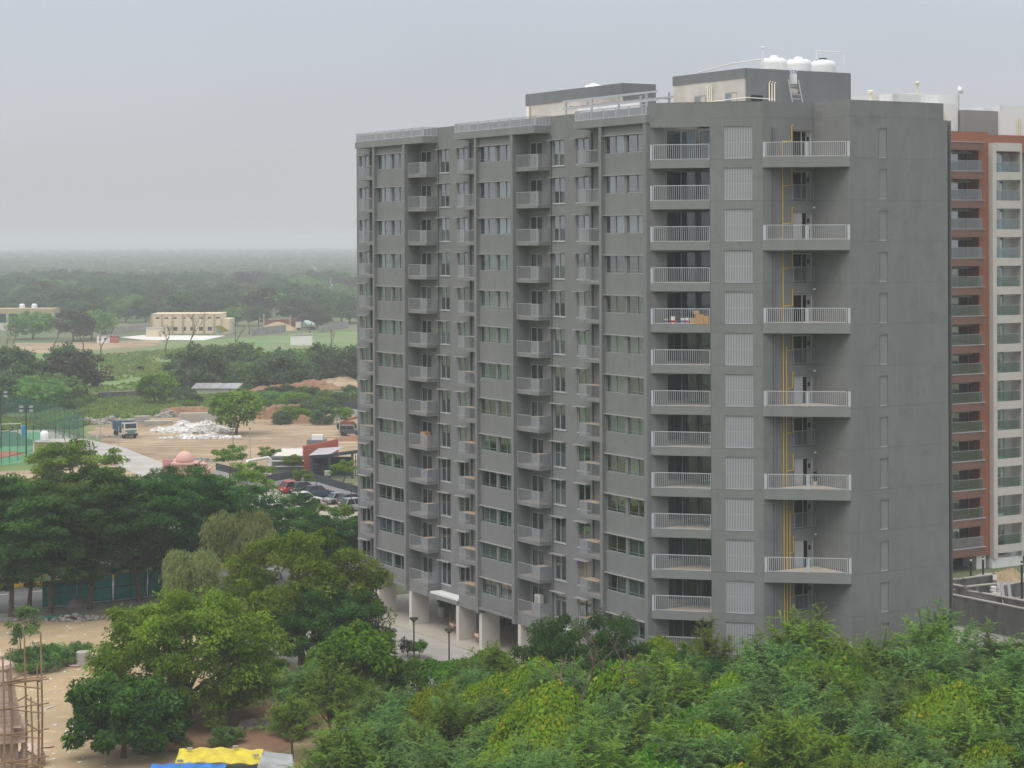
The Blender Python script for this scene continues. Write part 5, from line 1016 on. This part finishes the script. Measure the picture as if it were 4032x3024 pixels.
for a in ((1165,1940,.62,'carred','red SUV nearest the club house in the car park'),(1202,1942,.62,'cargrey','dark hatchback behind the red SUV'),(1255,1958,.62,'carblue','dark blue SUV right of the red one'),(1340,1982,.55,'carsilver','silver sedan parked below the blue SUV',False),(1393,1992,.62,'cargrey','grey SUV at the tower edge, behind another'),(1405,2010,.62,'carsilver','grey SUV nearest the tower edge'),(1205,1985,.62,'carwhite','white car mostly hidden by leaves below the red SUV'),(1060,2010,.62,'carwhite','white car hidden under trees at the car park gate')): car(*a)
e=empty('dump_truck','old dump truck with white cab and blue tipper bed on the dirt lot','truck',(*G(497,1722),0),R(-62))
b=MB().box(-3.9,.9,-1.2,1.2,1.15,1.3).box(-3.9,.9,-1.22,-1.1,1.3,2.75).box(-3.9,.9,1.1,1.22,1.3,2.75).box(.78,.9,-1.1,1.1,1.3,3.05).box(-3.9,-3.8,-1.1,1.1,1.3,2.6).box(.9,2.0,-1.1,1.1,2.95,3.05); b.build('tipper_bed','truckblue',e)
b=MB()
for i in range(7):
    for s in (-1,1): b.box(-3.8+i*.75,-3.7+i*.75,s*1.26-.04,s*1.26+.04,1.2,2.75)
b.build('ribs','truckblue',e)
b=loft(MB(),[[(x,-w,z0),(x,w,z0),(x,w,z1),(x,-w,z1)] for x,w,z0,z1 in ((1.05,1.15,.8,2.7),(1.2,1.18,.7,2.8),(2.5,1.18,.7,2.75),(2.7,1.16,.7,1.75),(2.78,1.1,.75,1.6))]); b.build('cab','truckwhite',e)
MB().quad((2.73,-1.0,1.78),(2.73,1.0,1.78),(2.55,.98,2.6),(2.55,-.98,2.6)).build('windscreen','glassdark',e); MB().box(2.76,2.84,-1.0,1.0,.95,1.5).build('grille','truckteal',e); MB().box(2.7,2.95,-1.2,1.2,.55,.85).build('bumper','black',e)
for s in (-1,1): MB().box(2.8,2.86,s*.85-.13,s*.85+.13,1.0,1.2).build('headlight','lampwhite',e); MB().box(1.4,2.3,s*1.19-.01,s*1.19+.01,1.75,2.5).build('side_window','glassdark',e)
MB().box(-3.8,2.5,-.45,.45,.65,1.13).build('chassis','black',e); wheelset(e,(-3.2,-1.9,1.7),1.0,.52,.32)
e=empty('jeep','black off-road jeep beside the earth heap on the dirt lot','car',(*G(1382,1716),0),-.15)
loft(MB(),[[(x,-.85,.45),(x,.85,.45),(x,.85,z),(x,-.85,z)] for x,z in ((-2,1.15),(-1.9,1.2),(.7,1.2),(.8,1.12),(1.95,1.05),(2.05,.8))]).build('body','cargrey',e); MB().box(-1.9,.55,-.78,.78,1.2,1.78).build('window_glass','glassdark',e); MB().box(-1.95,.5,-.82,.82,1.78,1.86).box(-.75,-.6,-.8,.8,1.2,1.78).box(-1.95,-1.8,-.82,.82,1.2,1.78).build('roof','cargrey',e); MB().box(2.0,2.1,-.5,.5,.6,1.0).build('grille','rim',e); MB().box(1.95,2.2,-.85,.85,.42,.6).build('bumper','black',e); wheelset(e,(-1.25,1.3),.78,.38)
e=empty('drill_rig','rusty tractor-mounted drilling rig behind the jeep','machine',(*G(1372,1690),0),.1)
MB().box(-1.5,1.2,-.5,.5,.8,1.4).build('engine','rust',e); MB().bar((-1.2,0,1.3),(2.8,0,2.6),.3).bar((-1.2,.4,1.2),(2.8,.4,2.3),.12).build('boom','rust',e); MB().box(-2.2,-1.2,-.5,.5,2.1,2.2).box(-2.1,-2.0,-.45,.45,1.0,2.1).build('canopy','carblue',e); MB().lathe([(.55,0),(.6,.1),(.6,1.3),(.4,1.5)],14,(2.2,.2,1.0)).build('drum','curtainblue',e); wheelset(e,(-1.6,1.0),.7,.55,.3)
e=empty('mixer_truck','white cement mixer truck with a blue and white drum at the site wall','truck',(*G(1205,1300),0),3.05)
MB().box(1.8,3.8,-1.2,1.2,.9,3.1).build('cab','truckwhite',e); MB().box(3.6,3.83,-1.05,1.05,1.9,2.8).build('windscreen','glassdark',e); MB().lathe([(.6,-2.6),(1.0,-1.6),(1.3,0),(1.2,1.2),(.7,1.8)],16).xf(Matrix.Translation((-.8,0,2.4))@Matrix.Rotation(R(80),4,'Y')).build('drum','curtainblue',e); MB().box(-3.9,1.8,-.5,.5,.8,1.1).build('chassis','black',e); wheelset(e,(-2.9,-1.7,2.8),1.0,.5,.3)
e=empty('flatbed_truck','small white truck beside the hut in the hazy distance','truck',(*G(1072,1240),0),3.1); MB().box(1.5,3.2,-1.1,1.1,.7,2.6).build('cab','truckwhite',e); MB().box(-3.5,1.4,-1.1,1.1,1.0,1.2).box(-3.5,1.4,-1.12,-1.0,1.2,2.6).box(-3.5,1.4,1.0,1.12,1.2,2.6).build('bed','concrete',e); wheelset(e,(-2.2,2.2),1.0,.48,.3)
# ================================================================ dirt lot
rubble('sack_heap','big heap of white plastic sacks on the dirt lot',770,1700,6.8,3.4,2.3,'sack',900,.34,11,'sack heap'); rubble('sack_heap','low spread of coloured plastic sacks before the white heap',800,1726,6.5,1.4,.8,'sack',260,.26,12,'sack heap')
rubble('rubble_heap','long pile of pale broken concrete behind the truck',420,1668,10,2.2,1.3,'rubble',420,.3,13); rubble('rubble_heap','grey gravel pile left of the block wall',660,1642,3,1.5,1.6,'rubble',140,.25,14); rubble('rubble_heap','rubble scattered beside the pink shrine',800,1818,3.5,1.3,.7,'rubble',120,.2,15); rubble('rubble_heap','dark stones along the path edge below the truck',400,1722,4,.8,.4,'rubble',90,.2,16); rubble('rubble_heap','white broken rubble crowning the far earth bank',1340,1500,14,2,1.2,'sack',300,.35,17)
mound('earth_mound','tall brown earth mound behind the lone green tree',1115,1645,9,4,3.0,'earth',21); mound('earth_mound','brown earth bank at the back of the dirt lot',1190,1545,13,5,2.8,'earth',22); mound('earth_mound','low earth heap beside the brown mound',1185,1665,3.5,2,1.5,'earth',23); mound('earth_mound','reddish earth heap behind the block wall',740,1630,7,3,1.8,'earth',24); mound('earth_mound','small earth heap in front of the jeep',1380,1735,3.2,1.5,1.0,'earth',25); mound('earth_mound','bare bank at the right end of the dirt lot',1330,1525,10,5,2.4,'dirt',26)
e=empty('block_wall','stacked grey concrete block wall on the dirt lot','blocks',(*G(790,1660),0),.05); b=MB()
for j in range(4):
    for i in range(18-j): b.box(-4+i*.47+(j%2)*.2,-4+i*.47+.44+(j%2)*.2,-.9,.9,j*.42,j*.42+.4)
b.build('blocks','concrete',e); e['kind']='thing'
for px_,py_,n,lab in ((560,1670,5,'stack of grey paving slabs right of the truck'),(600,1676,3,'low stack of grey slabs behind the sack heap'),(650,1668,2,'flat pile of grey slabs near the gravel')):
    e=empty('slab_stack',lab,'slabs',(*G(px_,py_),0),.2)
    for i in range(n): MB().box(-1.4+.1*(i%2),1.4,-.8,.8,i*.32,i*.32+.27).build('slab','concrete',e)
e=empty('wooden_sheet','tan plywood sheet lying on the dirt lot','board',(*G(1280,1713),0),.1); MB().box(-1.6,1.6,-.9,.9,0,.06).build('board','sand',e)
e=empty('blue_tarpaulin','bright blue tarpaulin heap at the tower edge','tarpaulin',(*G(1395,1570),0)); MB().lathe([(2.6,0),(2.2,.7),(1.2,1.2),(.2,1.5)],9,rib=.08).build('sheet','tarpsky',e); MB().box(-4.5,-2.5,-.6,.6,0,1.6).build('drum_crate','rubble',e)
e=empty('shed','low tin-roofed shed among the weeds','shed',(*G(855,1555),0),-.1); MB().box(-5,5,-2,2,0,1.6).build('wall','concrete',e); MB().quad((-5.3,-2.4,1.6),(5.3,-2.4,1.6),(5.3,2.4,2.5),(-5.3,2.4,2.5)).build('roof','tin',e)
e=empty('old_wall','broken dark wall running through the weeds','wall',(*G(545,1570),0),.55); MB().box(-9,9,-.2,.2,0,1.7).build('panel','wetconc',e); MB().box(-9.1,9.1,-.25,.25,1.7,1.85).build('coping','concrete',e)
e=empty('old_wall','dark shed wall half hidden by bushes right of the pasture','wall',(*G(725,1535),0),.3); MB().box(-3,3,-.2,.2,0,2.6).build('panel','wetconc',e); MB().box(-3.1,3.1,-.3,.3,2.6,2.75).build('coping','tin',e)
for px_,py_,h,lab in ((395,1738,3.6,'thin grey pole on the path beside the truck'),(468,1755,3.4,'thin pole right of the path pole'),(985,1815,5.0,'lamp pole at the club house fence'),(1337,1738,4.6,'grey pole behind the red club wall')):
    e=empty('pole',lab,'pole',(*G(px_,py_),0)); MB().tube([(0,0,0),(0,0,h)],[.08,.06],6).build('shaft','steel',e); MB().lathe([(.16,h),(.16,h+.12)],8).build('cap','black',e)
e=empty('utility_pole','pole with stacked insulators on the dirt lot','pole',(*G(918,1800),0)); MB().tube([(0,0,0),(0,0,5.4)],[.1,.08],6).build('shaft','rubble',e)
for i in range(4): MB().box(-.5,.5,-.08,.08,3.9+i*.45,4.0+i*.45).build('crossarm','black',e)
# ================================================================ sports court
cp=[G(*p) for p in ((-120,1848),(330,1790),(150,1700),(-260,1730))]
MB().quad(*[(x,y,.02) for x,y in cp]).build('sports_court','courtgreen',kind='structure')
MB().quad(*[(*G(*p),.026) for p in ((-80,1812),(105,1790),(60,1775),(-80,1782))]).build('court_key','courtred',kind='structure')
MB().quad(*[(*G(*p),.024) for p in ((-300,1765),(170,1755),(60,1700),(-300,1700))]).build('turf_pitch','turf',kind='structure')
e=empty('court_fence','tall green netting fence around the sports court','fence',(0,0,0)); fl_=[G(*p) for p in ((-60,1850),(330,1745),(200,1700),(60,1665),(-150,1640))]
for (x0,y0),(x1,y1) in zip(fl_[:-1],fl_[1:]):
    MB().quad((x0,y0,.1),(x1,y1,.1),(x1,y1,5),(x0,y0,5)).build('net','netting',e); L_=math.hypot(x1-x0,y1-y0); n=max(2,int(L_/3))
    for i in range(n): t_=i/n; MB().tube([(x0+(x1-x0)*t_,y0+(y1-y0)*t_,0),(x0+(x1-x0)*t_,y0+(y1-y0)*t_,5.05)],.06,5).build('post','meshgreen',e)
    MB().bar((x0,y0,5),(x1,y1,5),.08).build('top_rail','meshgreen',e); MB().bar((x0,y0,1.1),(x1,y1,1.1),.09).build('mid_rail','rust',e)
for px_,py_,h,lab in ((104,1800,8.2,'black floodlight mast with four lamps at the court corner'),(4,1765,9.5,'floodlight mast at the left edge of the court')):
    e=empty('floodlight',lab,'floodlight',(*G(px_,py_),0)); MB().tube([(0,0,0),(0,0,h)],[.13,.09],8).build('mast','black',e); MB().box(-1.1,1.1,-.05,.05,h-.5,h-.4).build('crossarm','black',e)
    for i in (-1,1):
        for z in (h-.35,h-1.0): MB().box(i*.8-.28,i*.8+.28,-.2,.1,z,z+.35).build('lamp','steel',e)
e=empty('goal','white goal frame on the green pitch','goal',(*G(42,1718),0),.3); MB().tube([(-1.8,0,0),(-1.8,0,2.2),(1.8,0,2.2),(1.8,0,0)],.06,6).build('frame','white',e); MB().box(1.9,2.8,.3,.5,0,1.8).build('blue_pad','tarpsky',e)
e=empty('cabin','tan flat-roofed cabin with a white roof tank beside the court','cabin',(*G(200,1812),0),-.12); MB().box(-2.2,4.2,-1.6,3,0,2.9).build('wall','khaki',e); MB().box(-2.35,4.35,-1.75,3.15,2.9,3.05).build('roof','concrete',e); MB().box(-2.24,-2.1,-1.66,-1.5,0,2.9).build('drain_pipe','white',e)
e=empty('water_tank','white tank standing on the tan cabin roof','water tank',(*[a+b for a,b in zip(G(200,1812),(-1.1,.5))],3.05)); MB().lathe([(.62,0),(.66,.1),(.64,.7),(.66,1.2),(.4,1.45)],16).build('shell','tankwhite',e,smooth=True); MB().lathe([(.22,1.44),(.2,1.55)],12).build('lid','tankwhite',e)
# ================================================================ pink shrine
e=empty('pink_shrine','pink ribbed-dome shrine with golden finials behind the road trees','shrine',(*G(728,1910),0))
def dome(x,y,z,r_): MB().lathe([(r_*.95,0),(r_*1.05,.12*r_),(r_*1.08,.45*r_),(r_*.95,.8*r_),(r_*.68,1.12*r_),(r_*.3,1.3*r_),(.05,1.36*r_)],28,(x,y,z),.015).build('dome','domepink',e,smooth=True); MB().lathe([(.1*r_,0),(.14*r_,.1*r_),(.05*r_,.2*r_),(.09*r_,.3*r_),(.01,.5*r_)],10,(x,y,z+1.34*r_)).build('finial','gold',e)
MB().box(-1.4,1.7,-1.4,1.6,0,3.0).box(1.7,3.4,-1.2,1.2,0,2.3).build('wall','domepink',e); MB().box(-1.7,1.9,-1.7,1.8,3.0,3.25).box(1.7,3.7,-1.4,1.4,2.3,2.45).build('cornice','domepink',e); dome(0,0,3.25,1.15); dome(-1.15,.8,3.0,.6); dome(2.6,0,2.4,.65); MB().box(-3.4,-1.4,1.6,1.8,0,3.4).build('screen_wall','pinkwall',e)
# ================================================================ club house and parking walls
c0=G(1072,1878); sc=c0[1]/FPX
e=empty('club_house','grey flat-roofed club house with a slanting terracotta wall and dark steel frame','building',(*c0,0),0)
MB().box(0,4.6,0,11,0,2.75).build('wall','clubgrey',e); MB().box(-.15,4.6,-.15,11.2,2.75,3.0).build('roof_edge','clubgrey',e); MB().box(.2,4.5,.3,10.8,3.0,3.03).build('roof_deck','column',e)
MB().box(-.8,4.6,-.5,-.16,2.3,2.42).box(-.7,4.6,-.4,-.003,1.5,1.6).build('ledge','white',e); MB().box(1.8,3.4,-.03,-.003,1.75,2.15).build('window','glassdark',e); MB().box(-.6,-.45,-.35,-.2,0,2.3).build('drain_pipe','white',e)
MB().prism([(4.62,-.3),(9.3,3.6),(9.1,3.85),(4.42,0)],0,4.5).build('terracotta_wall','terracotta',e); b=MB(); b.v=[(4.62,-.3,4.5),(9.3,3.6,4.5),(9.1,3.85,4.5),(4.42,0,4.5),(9.3,3.6,5.1),(9.1,3.85,5.1)]; b.f=[(0,1,4),(3,5,2),(0,4,5,3),(1,2,5,4)]; b.build('terracotta_gable','terracotta',e)
MB().box(4.7,7.4,3,6,3,5.0).build('stair_block','clubgrey',e); MB().box(5.4,7.0,3.4,4.6,5.0,5.7).build('roof_tank','tankwhite',e)
fr=MB()
for x,y in ((5.8,-2.2),(8.3,-2.0),(11.6,-2.2),(15,-2.2),(18,-2.2)): fr.box(x,x+.35,y,y+.35,0,3.1+.09*(x-5.8))
fr.bar((5.7,-2,3.1),(8.5,-1.9,3.3),.4).bar((8.4,-1.9,3.3),(18.4,-2,4.6),.45).bar((6,-2,.4),(18,-2,.4),.12); fr.build('steel_frame','fencedark',e); MB().quad((5.5,-2.4,3.36),(8.6,-2.2,3.5),(10.2,1.6,4.2),(6.6,1.4,4.0)).build('canopy_roof','lilac',e)
for i in range(22): MB().box(12.2+i*.28,12.32+i*.28,-2.1,-1.95,.5+.3*((i*7)%3),3.4).build('slat','meshgreen' if i%2 else 'fencedark',e)
MB().box(5.9,11.6,-1,-.9,.2,3.0).build('dark_glazing','glassdark',e)
p=G(1290,1895); acunit((*p,.8),.0,'white cabinet on the car park wall before the club house')
e=empty('white_pergola','white wrapped pipe pergola at the club house entrance','pergola',(*G(1000,1880),0)); MB().tube([(-1.0,0,2.4),(2.1,0,2.9),(2.4,0,2.7),(2.3,0,0)],.2,7).build('beam','sack',e); MB().tube([(-1.0,0,2.4),(-.7,-1,2.2)],.2,7).build('arm','sack',e); MB().tube([(.2,0,0),(.3,0,2.4)],.13,6).build('post','sack',e)
def fence(pts,lab,wm='lilac',fh=1.0,wh=.75):
    e=empty('boundary_wall',lab,'wall')
    for (x0,y0),(x1,y1) in zip(pts[:-1],pts[1:]):
        a=math.atan2(y1-y0,x1-x0); L_=math.hypot(x1-x0,y1-y0); M=Matrix.Translation((x0,y0,0))@Matrix.Rotation(a,4,'Z')
        MB().box(0,L_,-.12,.12,0,wh).xf(M).build('plinth',wm,e); MB().box(0,L_,-.04,.04,wh,wh+fh).xf(M).build('panel','fencedark',e)
fence([G(*p) for p in ((850,1870),(930,1890),(1000,1912))],'low lilac wall with dark fence left of the club house gate'); fence([G(*p) for p in ((1035,1925),(1178,1898),(1300,1935),(1440,1975))],'low lilac wall with dark fence behind the parked cars'); fence([G(*p) for p in ((1350,1635),(1500,1650))],'dark screened wall at the tower edge above the rig',fh=1.3,wh=1.4)
gm,_=clumpy('grass',140,(2.2,.8,.5),30,60,.35,.8,(.5,.07),-1.2,'leafgrass',-.3,.2,.2)
put(gm,'tall_grass',None,(*G(1090,1935),.45),0,'clump of tall grass beside the red car','grass')
for i in range(3):
    e=empty('lamp_post',('thin lamp post beside the red SUV','thin lamp post before the blue SUV','thin lamp post at the car park gate')[i],'lamp post',(*G((1245,1383,1050)[i],(1945,2030,1990)[i]),0)); MB().tube([(0,0,0),(0,0,4)],.05,6).build('post','black',e); MB().box(-.4,.4,-.1,.1,4,4.06).build('lamp_head','black',e)
for px_,py_,lab in ((650,2085,'low yellow-walled stall glimpsed through the road trees'),(470,2075,'orange awning glimpsed behind the road trees')):
    e=empty('stall',lab,'stall',(*G(px_,py_),0),.3); MB().box(-2.5,2.5,-1.5,1.5,0,2.3).build('wall','creampaint',e); MB().quad((-3,-2,2.4),(3,-2,2.4),(3,2,3),(-3,2,3)).build('awning','kerbyellow',e)
# ================================================================ far buildings
def ware():
    x0,y0=G(597,1315); x1,_=G(865,1315); Wd=x1-x0; e=empty('warehouse','long cream warehouse with brown pilasters beyond the pasture','building',(x0,y0,0),0)
    MB().box(0,Wd,0,16,0,7.2).build('wall','warehouse',e); MB().box(Wd,Wd+3.2,1,14,0,5.4).build('annex','warehouse',e); MB().box(-.2,Wd+.2,-.2,16.2,7.2,7.35).build('roof','warehouse',e)
    for i in range(7): MB().box(i*Wd/6.6-.3,i*Wd/6.6+.3,-.3,-.01,0,7.0).build('pilaster','warepil',e)
    for i in range(8):
        x=1.6+i*Wd/8
        for z,h,w in ((5.6,.5,1.3),(1.2,1.3,1.5)):
            o=MB().box(x,x+w,-.06,-.005,z,z+h).build('window','glassdark',e); MB().box(x-.1,x+w+.1,-.3,-.01,z+h,z+h+.12).build('shade','warepil',o)
    MB().box(Wd-1.6,Wd+.1,-.1,-.01,0,3.0).build('door','bluedoor',e)
ware()
e=empty('store_shed','small cream store room in front of the cream warehouse','shed',(*G(618,1325),0)); MB().box(-3.5,3.5,-2,2,0,3).build('wall','warehouse',e); MB().box(-3.8,3.8,-2.3,2.3,3,3.2).build('roof','concrete',e); MB().box(1.0,1.9,-2.05,-2.003,0,2).build('door','warepil',e); MB().box(2.4,3.0,-2.05,-2.003,1,1.8).build('window','glassdark',e)
MB().quad(*[(*G(*p),.03) for p in ((470,1328),(560,1320),(890,1322),(800,1340),(560,1338))]).build('white_sheet_ground','sack',kind='structure')
e=empty('tarpaulin','yellow tarpaulin tent at the warehouse door','tarpaulin',(*G(870,1316),0)); MB().prism([(-2,-1),(2,-1),(2,1),(-2,1)],0,.3).build('base','concrete',e); MB().quad((-2.4,-1.2,3),(.2,-1.2,3.2),(3.2,1,1.0),(0,1,.6)).build('sheet','tarpyellow',e)
e=empty('hut','white hut with a red door panel at the pasture edge','hut',(*G(425,1350),0)); MB().box(-3.4,.9,-1.6,1.6,0,2.4).build('wall','whitewash',e); MB().box(.9,3.4,-1.6,1.6,0,2.5).build('red_panel','redtin',e); MB().box(-3.6,3.6,-1.8,1.8,2.5,2.6).build('roof','tin',e); MB().box(-.9,-.2,-1.65,-1.603,.9,1.7).build('window','glassdark',e); MB().box(-2.6,-2.0,-1.65,-1.603,.9,1.7).build('window','glassdark',e)
e=empty('hut','white lean-to hut in the green scrub','hut',(*G(1188,1358),0)); MB().box(-3.5,3.5,-2,2,0,3.2).build('wall','white',e); b=MB(); b.quad((-3.8,-2.3,3.2),(3.8,-2.3,3.7),(3.8,2.3,3.7),(-3.8,2.3,3.2)); b.build('roof','concrete',e); MB().box(-3.5,3.5,-1.98,1.98,3.2,3.21).build('top_plate','dark',e)
x0,y0=G(-60,1300); e=empty('colonnade_building','low tan building with open colonnade and two white roof tanks at the left edge','building',(x0,y0,0)); sxx=(G(203,1300)[0]-x0)
MB().box(0,sxx,0,12,6.3,8.2).build('roof_beam','khaki',e); MB().box(0,sxx,0,12,0,1.6).build('base','khaki',e); MB().box(0,sxx,9,9.3,1.6,6.3).build('back_wall','bluedoor',e)
for i in range(7): MB().box(i*sxx/6-.45,i*sxx/6+.45,.05,.9,1.6,6.3).build('column','creampaint',e)
for f in (.53,.71): MB().lathe([(1.0,8.2),(1.1,8.4),(1.05,9.6),(.8,10),(.3,10.1)],14,(sxx*f,2,0)).build('roof_tank','tankwhite',e)
MB().box(-5,sxx*.75,-6,-5.7,0,3).build('front_wall','column',e)
def wall(p0,p1,h,lab,m='concrete',nm='compound_wall'):
    (x0,y0),(x1,y1)=G(*p0),G(*p1); L_=math.hypot(x1-x0,y1-y0); e=empty(nm,lab,'wall',(x0,y0,0),math.atan2(y1-y0,x1-x0)); MB().box(0,L_,-.12,.12,0,h).build('panel',m,e); b=MB()
    for i in range(int(L_/4)+1): b.box(i*4-.2,i*4+.2,-.2,.2,0,h+.2)
    b.build('piers',m,e)
wall((418,1320),(595,1296),2.6,'long pale wall running up to the cream warehouse'); wall((610,1178),(950,1178),2.2,'far pale compound wall behind the warehouse'); wall((985,1222),(1250,1218),2.4,'far pale compound wall right of the warehouse'); wall((988,1322),(1125,1306),2.6,'grey sheet hoarding around the building site','tin'); wall((1260,1310),(1370,1290),2.4,'grey wall right of the mixer truck','tin'); wall((1040,1290),(1165,1286),3.0,'rust-brown hoarding behind the building site','rust'); wall((205,1188),(320,1184),2.2,'far white picket wall among the hazy trees','white')
e=empty('mast','slim lattice telecom mast among the hazy trees','mast',(*G(1302,1235),0)); b=MB()
for a in range(3): b.bar((1.0*math.cos(a*2.09),1.0*math.sin(a*2.09),0),(.3*math.cos(a*2.09),.3*math.sin(a*2.09),17),.14)
for i in range(16): z=i*1.05; r_=1-.7*i/16; b.bar((r_,0,z),(-r_*.5,r_*.87,z+1),.08).bar((-r_*.5,r_*.87,z),(-r_*.5,-r_*.87,z+1),.08).bar((-r_*.5,-r_*.87,z),(r_,0,z+1),.08)
b.build('lattice','steel',e); MB().lathe([(.5,0),(.5,.5)],8,(.6,0,13)).build('antenna','white',e)
for i,(px_,py_,w_,d_,h_,m_,lab) in enumerate(((822,1215,14,8,3.6,'white','long white-roofed shed behind the cream warehouse'),(740,1238,5,5,3.2,'concrete','small white shed behind the warehouse roof'),(590,1215,3,3,3,'white','tiny white hut left of the warehouse roof'),(1047,1228,3.2,4,3,'pinkwall','small gabled hut beside the white truck'),(1085,1225,3.2,4,3,'curtainblue','small blue gabled hut behind the white truck'),(1340,1250,13,6,3.2,'concrete','row of tin-roofed sheds at the tower edge'),(845,1160,4,4,3.4,'concrete','pale block hut on the far wall'),(420,1162,4,4,4,'white','white hut among the hazy trees'))):
    e=empty('shed',lab,'shed',(*G(px_,py_),0),.1*i); MB().box(-w_/2,w_/2,-d_/2,d_/2,0,h_).build('wall',m_ if m_!='white' else 'concrete',e); b=MB(); b.v=[(-w_/2-.3,-d_/2-.3,h_),(w_/2+.3,-d_/2-.3,h_),(w_/2+.3,d_/2+.3,h_),(-w_/2-.3,d_/2+.3,h_),(-w_/2-.3,0,h_+.8),(w_/2+.3,0,h_+.8)]; b.f=[(0,1,5,4),(2,3,4,5),(0,4,3),(1,2,5)]; b.build('roof','white' if m_!='pinkwall' else 'tin',e); MB().box(-.5,.5,-d_/2-.03,-d_/2-.003,0,2).build('door','glassdark',e)
e=empty('building_site','brown sand heap inside the far hoarding','site',(*G(1095,1300),0)); MB().lathe([(8,0),(5,1.6),(2,2.8),(.3,3.2)],14,rib=.04).build('sand_heap','sand',e); MB().box(-6,-5.4,2,2.6,0,6).box(4,4.6,2,2.6,0,5.4).build('concrete_stub','rubble',e)
# ================================================================ construction yard right of the tower
sheet('yard',[(33,150),(60,150),(75,205),(48,208),(36,190)],.01,'concrete')
def cwall(pts,h,lab,m='wetconc',t_=.3,z0=0.):
    e=empty('concrete_wall',lab,'wall')
    for (x0,y0),(x1,y1) in zip(pts[:-1],pts[1:]):
        a=math.atan2(y1-y0,x1-x0); L_=math.hypot(x1-x0,y1-y0); M=Matrix.Translation((x0,y0,0))@Matrix.Rotation(a,4,'Z'); MB().box(-t_/2,L_+t_/2,-t_/2,t_/2,z0,h).xf(M).build('panel',m,e); MB().box(-t_/2-.05,L_+t_/2+.05,-t_/2-.05,t_/2+.05,h,h+.1).xf(M).build('coping','concrete',e)
def gz(px_,py_,z): return G(px_,py_,z)
cwall([gz(3735,2340,2.6),gz(4090,2410,2.6)],2.6,'long dark stained retaining wall right of the tower base'); cwall([gz(3735,2318,1.6),gz(3860,2335,1.6),gz(4060,2372,1.6)],1.6,'stained concrete channel wall behind the long retaining wall'); cwall([gz(3735,2300,2.0),gz(3800,2312,2.0),gz(3915,2300,2.0)],2.0,'dark tank wall behind the blue drum'); cwall([gz(3800,2278,1.2),gz(3916,2263,1.2),gz(3918,2285,1.2)],1.2,'grey planter wall below the white columns'); cwall([gz(3950,2305,1.6),gz(4060,2285,1.6)],1.6,'concrete trough wall at the right edge'); cwall([gz(3738,2283,1.0),gz(3795,2280,1.0)],1.0,'low dark wall stub beside the tower corner')
e=empty('drum','blue plastic drum in the construction yard','drum',(*G(3778,2318),0)); MB().lathe([(.34,0),(.38,.05),(.38,.3),(.4,.33),(.38,.36),(.38,.8),(.36,.9)],16).build('shell','curtainblue',e); MB().lathe([(.37,.9),(.37,.96),(.05,.97)],16).build('lid','tarpblue',e)
mound('sand_heap','brown sand heap on the yard slab before the white columns',3965,2285,1.9,1.4,1.3,'sand',31,'sand heap')
rubble('rubble_heap','broken white rubble in the construction yard',3965,2370,2.4,1.2,.5,'rubble',80,.16,32)
for px_,py_,h,lab in ((3823,2272,1.9,'black bollard lamp left of the white column'),(3871,2266,1.9,'black bollard lamp before the white column'),(4024,2390,4.2,'black lamp post at the right edge of the yard')):
    e=empty('bollard_lamp' if h<3 else 'lamp_post',lab,'lamp post',(*G(px_,py_),0)); MB().tube([(0,0,0),(0,0,h)],.11,8).build('post','black',e); MB().lathe([(.12,h-.25),(.12,h-.1)],10).build('diffuser','lampwhite',e); MB().lathe([(.14,h),(.14,h+.05)],10).build('cap','black',e)
for px_,lab in ((3955,'left grey plank leaning on the retaining wall'),(3982,'right grey plank leaning on the retaining wall')):
    p=gz(px_,2425,0); e=empty('plank',lab,'plank',(*p,0),.1); MB().bar((0,-.3,0),(.15,1.2,3.0),.28,.06).build('board','steel',e)
e=empty('bag_stack','pale cement bags stacked on the yard wall','bags',(*gz(3911,2350,1.0),1.0)); 
for i in range(4): MB().lathe([(.2,0),(.3,.08),(.28,.2),(.15,.26)],10,(.05*(i%2),.04*i,i*.24)).build('bag','sack',e)
